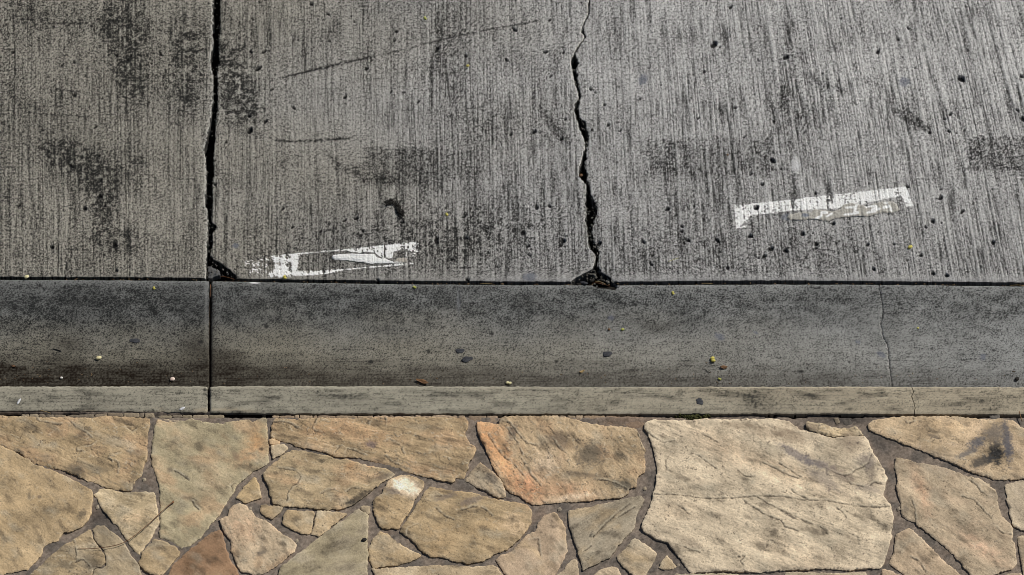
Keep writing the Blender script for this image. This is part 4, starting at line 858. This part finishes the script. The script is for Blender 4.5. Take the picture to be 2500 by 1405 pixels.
FILL = [[(1118,1150),(1128,1146),(1131,1156),(1121,1160)], [(606,1240),(613,1236),(616,1244),(608,1247)], [(1093,1228),(1099,1227),(1100,1233),(1094,1235)], [(660,1294),(668,1290),(674,1297),(666,1303)], [(720,1318),(727,1314),(730,1321),(723,1326)], [(880,1264),(888,1260),(890,1268),(882,1272)],
        [(1360,1240),(1368,1236),(1372,1244),(1363,1248)], [(1543,1330),(1551,1327),(1553,1335),(1545,1338)], [(2168,1062),(2176,1060),(2178,1068),(2170,1071)], [(2190,1240),(2196,1236),(2199,1244),(2192,1247)], [(1570,1190),(1577,1187),(1579,1194),(1572,1197)], [(346,1168),(354,1164),(358,1172),(349,1176)], [(560,1290),(566,1286),(569,1294),(562,1297)], [(1010,1384),(1018,1381),(1020,1388),(1012,1390)], [(232,1236),(240,1232),(243,1240),(235,1244)], [(1186,1090),(1193,1086),(1196,1094),(1188,1098)], [(1650,1378),(1658,1374),(1661,1382),(1652,1385)], [(2408,1180),(2414,1177),(2417,1184),(2410,1187)]]
for poly in FILL: CH.append((poly, rgb(*rgen.choice([(0.33,0.27,0.19),(0.28,0.235,0.18),(0.37,0.31,0.225),(0.24,0.20,0.155)]))))
ng = 0
def far_stone(cx, cy, wx, wy):
    global ng
    n = rgen.choice((5, 6, 7)); a0 = rgen.uniform(0, 6.28)
    poly = [(cx + wx * (1 + rgen.uniform(-.12, .12)) * math.copysign(abs(math.cos(a0 + 6.283 * k / n)) ** 0.7, math.cos(a0 + 6.283 * k / n)), cy + wy * (1 + rgen.uniform(-.12, .12)) * math.copysign(abs(math.sin(a0 + 6.283 * k / n)) ** 0.7, math.sin(a0 + 6.283 * k / n))) for k in range(n)]
    make_stone(300 + ng, poly, rgb(*rgen.choice([TAN, PALE, GREY, GREEN, PINK])), rgb(*ORANGE), rgen.uniform(0.2, 1), 0.8, pavement, step=14, zoff=0.002)
    ng += 1
for k in range(6):
    for q in range(4):
        y_ = 1072 + q * 118 + (k % 2) * 20
        far_stone(-330 - 100 - k * 235 + q * 30, y_, 108, 48) if k < 3 else far_stone(2750 + 130 + (k - 3) * 250 - q * 30, y_, 108, 48)
for k in range(12):
    for q in range(2): far_stone(-120 + k * 235 + q * 90, 1532 + q * 108, 112, 50)
for j, (poly, base) in enumerate(CH):
    make_stone(60 + j, poly, base, base, 0, 0, pavement, name="mortar_chunk" if j < len(CH) - len(FILL) else "filler_stone", step=2.4, amp=1.1, zoff=rgen.uniform(-0.004, -0.001) if j < len(CH) - len(FILL) else rgen.uniform(-0.0005, 0.0012), depth=0.02, fields=mortar_fields, mat=M_MORTAR, edge_drop=0.002)

# ================================================================== SMALL THINGS
def surf(px, py, where):
    zf = {"road": road_z0, "gutter": gutter_z0, "curb": ZERO, "stone": ZERO}[where]
    x, y, z = unproj(np.array([float(px)]), np.array([float(py)]), zf)
    dz = 0.0
    if where == "stone": dz = 0.002
    return Vector((float(x[0]), float(y[0]), float(z[0]) + dz))
def small(name, verts, faces, mat, loc, rz=0.0, smooth=True, parent=None):
    me = bpy.data.meshes.new(name); me.from_pydata(verts, [], faces)
    me.polygons.foreach_set("use_smooth", [smooth] * len(me.polygons))
    me.update(); me.materials.append(mat)
    o = bpy.data.objects.new(name, me); COL.objects.link(o)
    o.location = loc; o.rotation_euler = (0, 0, rz)
    if parent: o.parent = parent
    return o
def lump(rx, ry, rz, seed, bump=0.15, dent=0.0, nu=12, nv=7):
    """closed pebble-like body resting on z = 0, dent makes a crease along x"""
    r = random.Random(seed); ph = [r.uniform(0, 6.28) for _ in range(6)]
    vs, fs = [], []
    for j in range(nv + 1):
        a = math.pi * j / nv
        for i in range(nu):
            b = 2 * math.pi * i / nu
            k = 1 + bump * (math.sin(2 * b + ph[0]) * math.sin(a) * .6 + math.sin(3 * b + ph[1]) * math.sin(2 * a) * .4 + .3 * math.sin(5 * b + ph[2]) * math.sin(a))
            x = math.sin(a) * math.cos(b) * k; y = math.sin(a) * math.sin(b) * k; z = math.cos(a)
            if z > 0: z *= 1 - dent * math.exp(-(y / 0.22) ** 2)
            vs.append((x * rx, y * ry, (z + 0.85) * rz))
    for j in range(nv):
        for i in range(nu):
            a0 = j * nu + i; a1 = j * nu + (i + 1) % nu
            fs.append((a0, a0 + nu, a1 + nu, a1))
    return vs, fs
def petal(L, W, curl, seed, n=9, m=5):
    """small curled leaf or bract with thickness"""
    r = random.Random(seed); vs = []; fs = []
    for s in (1, 0):
        for i in range(n):
            t = i / (n - 1); w = W * (math.sin(math.pi * (0.06 + 0.88 * t)) ** 0.8) * (1 + 0.12 * math.sin(9 * t + seed))
            for j in range(m):
                u = j / (m - 1) * 2 - 1
                vs.append(((t - .5) * L, u * w / 2 + 0.08 * L * math.sin(2.2 * t), curl * (u * u * 0.7 + 0.8 * (2 * t - 1) ** 2) + 0.0012 * math.sin(7 * t + 3 * u + seed) + 0.0006 * s + 0.0008))
    def id(s, i, j): return (0 if s else n * m) + i * m + j
    for i in range(n - 1):
        for j in range(m - 1):
            fs.append((id(1, i, j), id(1, i + 1, j), id(1, i + 1, j + 1), id(1, i, j + 1)))
            fs.append((id(0, i, j), id(0, i, j + 1), id(0, i + 1, j + 1), id(0, i + 1, j)))
    for i in range(n - 1):
        fs.append((id(1, i, 0), id(0, i, 0), id(0, i + 1, 0), id(1, i + 1, 0))); fs.append((id(1, i, m - 1), id(1, i + 1, m - 1), id(0, i + 1, m - 1), id(0, i, m - 1)))
    for j in range(m - 1):
        fs.append((id(1, 0, j), id(1, 0, j + 1), id(0, 0, j + 1), id(0, 0, j))); fs.append((id(1, n - 1, j), id(0, n - 1, j), id(0, n - 1, j + 1), id(1, n - 1, j + 1)))
    return vs, fs
def tube(pts, rad, nu=6):
    vs, fs = [], []
    n = len(pts)
    for i, p in enumerate(pts):
        t = (Vector(pts[min(i + 1, n - 1)]) - Vector(pts[max(i - 1, 0)])).normalized()
        a = t.cross(Vector((0, 0, 1)))
        a = a.normalized() if a.length > 1e-6 else Vector((1, 0, 0))
        b = a.cross(t).normalized()
        r = rad[i] if isinstance(rad, (list, tuple)) else rad
        for k in range(nu):
            an = 2 * math.pi * k / nu
            vs.append(tuple(Vector(p) + a * (math.cos(an) * r) + b * (math.sin(an) * r)))
    for i in range(n - 1):
        for k in range(nu):
            fs.append((i * nu + k, i * nu + (k + 1) % nu, (i + 1) * nu + (k + 1) % nu, (i + 1) * nu + k))
    fs.append(tuple(range(nu))[::-1]); fs.append(tuple((n - 1) * nu + k for k in range(nu)))
    return vs, fs
def curve_pts(P, n):
    P = [np.array(p, float) for p in P]; P = [2 * P[0] - P[1]] + P + [2 * P[-1] - P[-2]]
    out = []
    segs = len(P) - 3
    for s in range(segs):
        p0, p1, p2, p3 = P[s:s + 4]
        for k in range(n):
            t = k / n
            out.append(0.5 * (2 * p1 + (p2 - p0) * t + (2 * p0 - 5 * p1 + 4 * p2 - p3) * t * t + (3 * p1 - p0 - 3 * p2 + p3) * t ** 3))
    out.append(P[-2])
    return out
M_YEL = pmat("yellow_bud", (0.50, 0.42, 0.06), (0.66, 0.60, 0.18), 220, 0.6)
M_CREAM = pmat("cream_bud", (0.66, 0.58, 0.30), (0.78, 0.74, 0.50), 160, 0.6)
M_GRN = pmat("green_bud", (0.32, 0.34, 0.06), (0.48, 0.48, 0.14), 220, 0.6)
M_WHT = pmat("white_chip", (0.65, 0.62, 0.58), (0.80, 0.78, 0.75), 200, 0.6)
M_PNK = pmat("pink_petal", (0.60, 0.42, 0.34), (0.80, 0.72, 0.66), 130, 0.6)
M_BRN = pmat("dry_leaf", (0.07, 0.034, 0.016), (0.22, 0.12, 0.055), 120, 0.7)
M_TWG = pmat("dry_needle", (0.09, 0.035, 0.015), (0.20, 0.09, 0.035), 60, 0.6)
M_STRAW = pmat("straw", (0.30, 0.20, 0.08), (0.46, 0.34, 0.16), 60, 0.6)
M_BLK = pmat("black_debris", (0.006, 0.006, 0.005), (0.03, 0.026, 0.022), 300, 0.85)
M_GUM = pmat("old_gum", (0.018, 0.020, 0.025), (0.05, 0.052, 0.06), 150, 0.7)
M_MOSS = pmat("moss", (0.02, 0.022, 0.008), (0.085, 0.085, 0.03), 150, 0.95, 0.1, 0.9)
M_DROP = pmat("dropping", (0.40, 0.41, 0.43), (0.74, 0.74, 0.75), 150, 0.8)
PXM = 1.0 / SC
GB = "fallen yellow and cream buds"
def bud(px, py, where, r, mat, label, lobes=1, rot=0.4, seed=1, dent=0.35, group=GB, cat="bud", name="fallen_bud"):
    p = surf(px, py, where)
    if lobes == 1:
        v, f = lump(r * PXM, r * 0.8 * PXM, r * 0.5 * PXM, seed, 0.15, dent)
        o = small(name, v, f, mat, p, rot)
        return tag(o, label, cat, group)
    o = bpy.data.objects.new(name, None); COL.objects.link(o); o.location = p; o.rotation_euler = (0, 0, rot)
    tag(o, label, cat, group)
    for k in range(lobes):
        v, f = lump(r * 0.75 * PXM, r * 0.6 * PXM, r * 0.5 * PXM, seed + k, 0.18, dent)
        small("lobe", v, f, mat, (0, (k - (lobes - 1) / 2) * r * 1.05 * PXM, 0), 0.3 * k, True, o)
    return o
bud(65, 678, "gutter", 6.5, M_CREAM, "cream bud lying in the road joint near the left end", seed=2)
bud(376, 705, "gutter", 4.2, M_YEL, "small yellow bud high on the left gutter section", 2, seed=3)
bud(241, 876, "gutter", 7.0, M_CREAM, "round cream bud on the left gutter section above the dark silt", seed=4, dent=0.6)
bud(150, 924, "gutter", 4.0, M_WHT, "tiny white flake on the dark silt of the left gutter section", seed=5, cat="flake", name="white_flake")
bud(421, 928, "gutter", 7.0, M_PNK, "pinkish cream petal curl on the dark silt left of the gutter joint", seed=6, dent=0.7, cat="petal", name="fallen_petal")
bud(695, 679, "road", 5.5, M_YEL, "yellow bud at the foot of the lower paint outline", 2, seed=7)
bud(1012, 703, "gutter", 4.5, M_GRN, "dull green bud just below the road joint, left of the broken corner", 2, 0.9, seed=8)
bud(1242, 937, "gutter", 6.0, M_CREAM, "pale yellow bud peeking out behind the curb edge, mid gutter", 2, 1.3, seed=9)
bud(1643, 717, "gutter", 4.5, M_YEL, "yellow bud below the road joint, right of the broken corner", 2, 0.2, seed=10)
bud(1520, 806, "gutter", 4.5, M_GRN, "bright yellow-green bud in the middle of the gutter", seed=11)
bud(1740, 880, "gutter", 7.5, M_YEL, "large double yellow bud low in the right half of the gutter", 2, 0.2, seed=12)
bud(1757, 927, "gutter", 4.0, M_GRN, "small olive bud below the large double yellow bud", 2, 1.0, seed=13)
bud(2222, 605, "road", 6.5, M_YEL, "yellow bud on the right slab below the paint bracket", seed=14, rot=0.5)
bud(1091, 525, "road", 4.5, M_YEL, "yellow bud on the middle slab right of the black tuft", 2, seed=15)
bud(1142, 162, "road", 4.5, M_YEL, "yellow bud on the middle slab below the long dark scuff", seed=16)
bud(1038, 46, "road", 5.0, M_GRN, "faded olive bud near the top of the middle slab", 2, 0.5, seed=17)
bud(1716, 211, "road", 3.8, M_WHT, "white flake on the right slab beside a grey-blue smudge", seed=18, cat="flake", name="white_flake")
bud(2241, 802, "gutter", 3.0, M_YEL, "tiny yellow crumb right of the hairline crack in the gutter", seed=19)
bud(1418, 430, "road", 5.5, M_BRN, "orange-brown leaf scrap stuck in the slab crack", seed=20, cat="leaf scrap", name="leaf_scrap", group=None)
bud(889, 1321, "stone", 6.5, M_BLK, "black seed pod on the edge of a grey-green flagstone", seed=21, cat="seed pod", name="seed_pod", group=None)
bud(2483, 927, "gutter", 6.0, M_BLK, "black crumb at the far right end of the gutter", seed=22, cat="crumb", name="dark_crumb", group=None)
bud(1776, 379, "road", 3.5, M_BRN, "rust-coloured speck on the dark patch of the right slab", seed=23, cat="crumb", name="rust_crumb", group=None)
bud(1487, 806, "gutter", 4.0, M_BRN, "red-brown crumb left of the yellow-green bud in the gutter", seed=24, cat="crumb", name="brown_crumb", group=None)
def leaf(px, py, where, L, W, curl, rot, seed, mat, label, name="dry_leaf"):
    v, f = petal(L * PXM, W * PXM, curl, seed)
    return tag(small(name, v, f, mat, surf(px, py, where), rot), label, "leaf")
leaf(1030, 935, "gutter", 32, 11, 0.005, -0.45, 2, M_BRN, "curled brown leaf resting against the curb edge in mid gutter")
leaf(1767, 899, "gutter", 18, 10, 0.003, -0.1, 3, M_BRN, "small brown leaf scrap right below the large yellow bud")
leaf(1421, 909, "gutter", 14, 6, 0.002, 0.4, 4, M_STRAW, "tiny tan leaf scrap on the silt in mid gutter")
leaf(33, 896, "gutter", 13, 6, 0.002, -0.5, 5, M_BRN, "brown leaf scrap on the silt at the left end of the gutter")
def stick(pxs, where, rad, mat, label, name="pine_needle", cat="needle", group=None, lift=0.0, tip=None):
    P = []
    for q in pxs:
        p = surf(q[0], q[1], where); p.z += (q[2] if len(q) > 2 else 0.001) + lift
        P.append(tuple(p))
    o0 = Vector(P[0]); C = curve_pts([tuple(Vector(p) - o0) for p in P], 6)
    n = len(C)
    r = [rad * (tip(i / (n - 1)) if tip else 1.0) for i in range(n)]
    v, f = tube([tuple(c) for c in C], r, 6)
    return tag(small(name, v, f, mat, o0), label, cat, group)
GN = "fallen pine needles"
stick([(190,1343,.003),(240,1342,.005),(300,1331,.008),(350,1297,.010),(400,1250,.008),(424,1228,.004)], "stone", 0.0011, M_TWG, "long bowed brown needle lying across three flagstones", group=GN, tip=lambda t: 0.8 + 0.5 * t + 2.2 * max(0, t - 0.93) / 0.07)
stick([(98,1003,.002),(112,1007,.003),(124,1011,.003)], "curb", 0.001, M_STRAW, "short straw-coloured needle at the back edge of the left curb", group=GN)
stick([(514,694,-.003),(513,710,-.002),(513,724,-.004)], "gutter", 0.0011, M_TWG, "brown needle standing in the top of the gutter joint", group=GN)
stick([(538,672,-.008),(552,674,-.006),(572,678,-.010)], "road", 0.0009, M_TWG, "brown needle in the broken corner beside the slab joint", group=GN)
stick([(1445,690,-.004),(1462,691,-.002),(1490,697,-.006)], "gutter", 0.0009, M_TWG, "reddish needle lying in the broken corner below the crack", group=GN)
stick([(1452,684,-.006),(1470,689,-.002),(1482,695,-.004)], "gutter", 0.0008, M_STRAW, "pale needle crossing the broken corner below the crack", group=GN)
stick([(1632,640,.002),(1645,635,.002),(1657,631,.002)], "road", 0.0008, M_GRN, "thin green stalk on the right slab above the joint", name="green_stalk", cat="stalk")
stick([(130,853,.002),(138,855,.002),(150,859,.002)], "gutter", 0.0014, M_BLK, "dark twig on the left gutter section", name="dark_twig", cat="twig")
stick([(1722,904,.002),(1732,911,.002)], "gutter", 0.001, M_BLK, "short dark twig left of the brown leaf scrap", name="dark_twig", cat="twig")
stick([(2488,1008,.004),(2491,1020,.006),(2495,1032,.003)], "stone", 0.0016, M_BRN, "brown twig at the right end of the curb back edge", name="brown_twig", cat="twig")
stick([(2466,696.5,-.002),(2485,696,-.001),(2500,697,-.002)], "gutter", 0.0008, M_STRAW, "straw-coloured needle in the road joint at the far right", group=GN)
stick([(1175,692,-.002),(1190,693,-.001),(1202,693,-.002)], "gutter", 0.0008, M_STRAW, "straw-coloured needle in the road joint left of the broken corner", group=GN)
stick([(1715,691.5,-.002),(1730,692,-.001),(1741,693,-.002)], "gutter", 0.0008, M_STRAW, "straw-coloured needle in the road joint right of the broken corner", group=GN)
# flattened chewing gum
GG = "old trodden gum spots"
def gum(px, py, where, rx, ry, rot, seed, label):
    v, f = lump(rx * PXM, ry * PXM / 0.74, 0.0006, seed, 0.38, 0, 18, 6)
    return tag(small("gum_spot", v, f, M_GUM, surf(px, py, where), rot), label, "gum spot", GG)
gum(1123, 857, "gutter", 9, 7, -0.3, 1, "smaller black gum spot of the touching pair in mid gutter")
gum(1141, 876, "gutter", 11, 10, -0.5, 2, "larger black gum spot of the touching pair in mid gutter")
gum(329, 832, "gutter", 11, 7, -0.2, 3, "black gum spot on the left gutter section")
gum(1483, 864, "gutter", 10, 9, 0.4, 4, "dark gum spot alone right of the pair in the gutter")
gum(1708, 981, "curb", 11, 6, -0.4, 5, "dark gum spot on top of the curb")
# bird droppings
for (px, py, w, hh, sd, lb) in ((46, 981, 3, 9, 1, "white bird dropping on the left end of the curb"), (445, 998, 3.5, 8, 2, "white bird dropping on the curb left of its joint")):
    v, f = lump(w * PXM, hh * PXM, 0.0008, sd + 30, 0.5, 0, 16, 6)
    tag(small("bird_dropping", v, f, M_DROP, surf(px, py, "curb"), -0.2 if sd == 1 else -0.7), lb, "bird dropping", "bird droppings on the curb")
# broken concrete in the corner of the joint
p = crop(1, [])
frag = make_stone(190, [(508,643),(515,641),(526,648),(534,656),(537,664),(526,670),(513,674),(507,668)], rgb(0.11,0.11,0.11), rgb(0.1,0.1,0.1), 0, 0, None, name="concrete_fragment", step=1.8, amp=3.0, zoff=0.0, depth=0.02, fields=mortar_fields, mat=M_ROAD)
x, y, z = unproj(np.array([520.0]), np.array([658.0]), road_z0)
x0_, y0_, _ = unproj(np.array([520.0]), np.array([658.0]), ZERO)
frag.location.x += float(x[0] - x0_[0]); frag.location.y += float(y[0] - y0_[0]); frag.location.z = float(z[0]) - 0.013
tag(frag, "loose grey chip of concrete in the slab corner beside the joint", "concrete chip")
for j, (px, py, r) in enumerate(((1425,683,9),(1445,676,7),(1412,686,6),(1470,684,6),(1438,690,6))):
    v, f = lump(r * PXM, r * 0.8 * PXM, r * 0.5 * PXM, 60 + j, 0.35, 0, 10, 6)
    s_ = surf(px, py, "road"); s_.z -= 0.024
    tag(small("concrete_crumb", v, f, M_BLK if j != 0 else M_GUM, s_, j), ["largest dark crumb in the hole below the crack, at its left", "dark crumb at the top of the hole below the crack", "outermost crumb on the left of the hole below the crack", "dark crumb at the right of the hole below the crack", "dark crumb at the bottom of the hole below the crack"][j], "concrete crumb", "crumbs in the broken slab corner")
# matted black tuft on the middle slab
P = surf(965, 512, "road")
tv, tf = [], []
r_ = random.Random(8)
path = [(-24, -14), (-10, -19), (2, -12), (7, 0), (13, 9), (21, 15), (10, 6), (14, 13)]
for k in range(230):
    t = r_.random() * (len(path) - 1.001); i = int(t); u = t - i
    cx = path[i][0] * (1 - u) + path[i + 1][0] * u + r_.gauss(0, 3.2); cy = path[i][1] * (1 - u) + path[i + 1][1] * u + r_.gauss(0, 4.2)
    a = r_.uniform(0, 6.28); L = r_.uniform(5, 13); bend = r_.uniform(-1, 1)
    pts = []
    for q in range(5):
        s = q / 4 - 0.5
        aa = a + bend * s * 2
        pts.append(((cx + L * s * math.cos(aa)) * PXM, -(cy + L * 0.8 * s * math.sin(aa)) * PXM / 0.74, 0.002 + 0.007 * r_.random() * (1 - 3 * s * s)))
    v, f = tube(pts, 0.0009, 4)
    o_ = len(tv); tv += v; tf += [tuple(i_ + o_ for i_ in ff) for ff in f]
tag(small("black_tuft", tv, tf, M_BLK, P), "matted black tuft of fibres on the middle slab", "tuft")
# moss in the gap behind the curb
P = surf(1690, 1016, "stone")
tv, tf = [], []
for k in range(90):
    v, f = lump(r_.uniform(2, 4) * PXM, r_.uniform(2, 4) * PXM, r_.uniform(2, 4) * PXM, k, 0.3, 0, 6, 4)
    gx_ = r_.gauss(0, 14); ox = gx_ * PXM; oy = -(r_.gauss(0, 2.6) + 1.5 - abs(gx_) * 0.05) * PXM / 0.74
    o_ = len(tv); tv += [(a + ox, b + oy, c - 0.010) for a, b, c in v]; tf += [tuple(i_ + o_ for i_ in ff) for ff in f]
mo = tag(small("moss", tv, tf, M_MOSS, P), "dark green moss growing in the gap behind the curb", "moss", None, "stuff")

# crumbled grit caught in the slab crack and joint
tv, tf = [], []
def rubble(n, el, er, y0, y1, r0, r1, zlo, zhi):
    for k in range(n):
        py = r_.uniform(y0, y1); a, b = float(el(np.array([py]))[0]), float(er(np.array([py]))[0])
        px = r_.uniform(a + 0.5, b - 0.5) if r_.random() < 0.5 else (a + 1.0 if r_.random() < 0.6 else b - 1.0)
        q = surf(px, py, "road"); r = r_.uniform(r0, r1)
        v, f = lump(r * PXM, r * r_.uniform(0.7, 1.3) * PXM, r * 0.7 * PXM, int(k + y0), 0.4, 0, 6, 4)
        o_ = len(tv); dz = r_.uniform(zlo, zhi)
        tv.extend([(a_ + q.x, b_ + q.y, c_ + q.z + dz) for a_, b_, c_ in v]); tf.extend([tuple(i_ + o_ for i_ in ff) for ff in f])
rubble(150, eCL, eCR, 140, 655, 1.0, 2.6, -0.014, -0.003)
rubble(60, eCL, eCR, 490, 620, 1.2, 3.0, -0.012, -0.003)
rubble(60, eCL, eCR, 655, 690, 1.5, 4.0, -0.022, -0.008)
rubble(150, eJL, eJR, 0, 640, 1.0, 2.4, -0.016, -0.004)
rubble(40, eJL, eJR, 640, 676, 1.2, 3.0, -0.020, -0.008)
M_GRIT = pmat("grit", (0.03, 0.028, 0.025), (0.20, 0.19, 0.165), 45, 0.95, 0.1, 0.6)
tag(small("crack_grit", tv, tf, M_GRIT, (0, 0, 0), 0, False), "crumbled grey grit caught in the slab crack and joint", "grit", None, "stuff")

# fine litter washed into the flow line and the road joint
tv, tf = [], []
def litter(n, fx, fy, where, r0, r1):
    for k in range(n):
        px, py = fx(), fy()
        if where == "joint": q = surf(px, float(np.interp(px, *GBACK)) - r_.uniform(0.5, 4.0), "gutter"); q.z -= 0.004
        else: q = surf(px, py, where)
        r = r_.uniform(r0, r1)
        v, f = lump(r * r_.uniform(0.8, 2.2) * PXM, r * PXM, r * 0.6 * PXM, k, 0.4, 0, 6, 4)
        a = r_.uniform(0, 3.14); c_, s_ = math.cos(a), math.sin(a); o_ = len(tv)
        tv.extend([(x_ * c_ - y_ * s_ + q.x, x_ * s_ + y_ * c_ + q.y, z_ + q.z) for x_, y_, z_ in v]); tf.extend([tuple(i_ + o_ for i_ in ff) for ff in f])
litter(110, lambda: r_.uniform(-40, 2540), lambda: 938 - abs(r_.gauss(0, 22)), "gutter", 0.7, 1.6)
litter(40, lambda: r_.uniform(-40, 520), lambda: 930 - abs(r_.gauss(0, 22)), "gutter", 0.7, 1.5)
litter(120, lambda: r_.uniform(-40, 2540), lambda: 0, "joint", 0.8, 2.2)
M_LIT = pmat("litter", (0.05, 0.03, 0.018), (0.24, 0.17, 0.10), 30, 0.95, 0.1, 0.5)
tag(small("fine_litter", tv, tf, M_LIT, (0, 0, 0), 0, False), "fine brown grit washed along the gutter and into the road joint", "grit", None, "stuff")
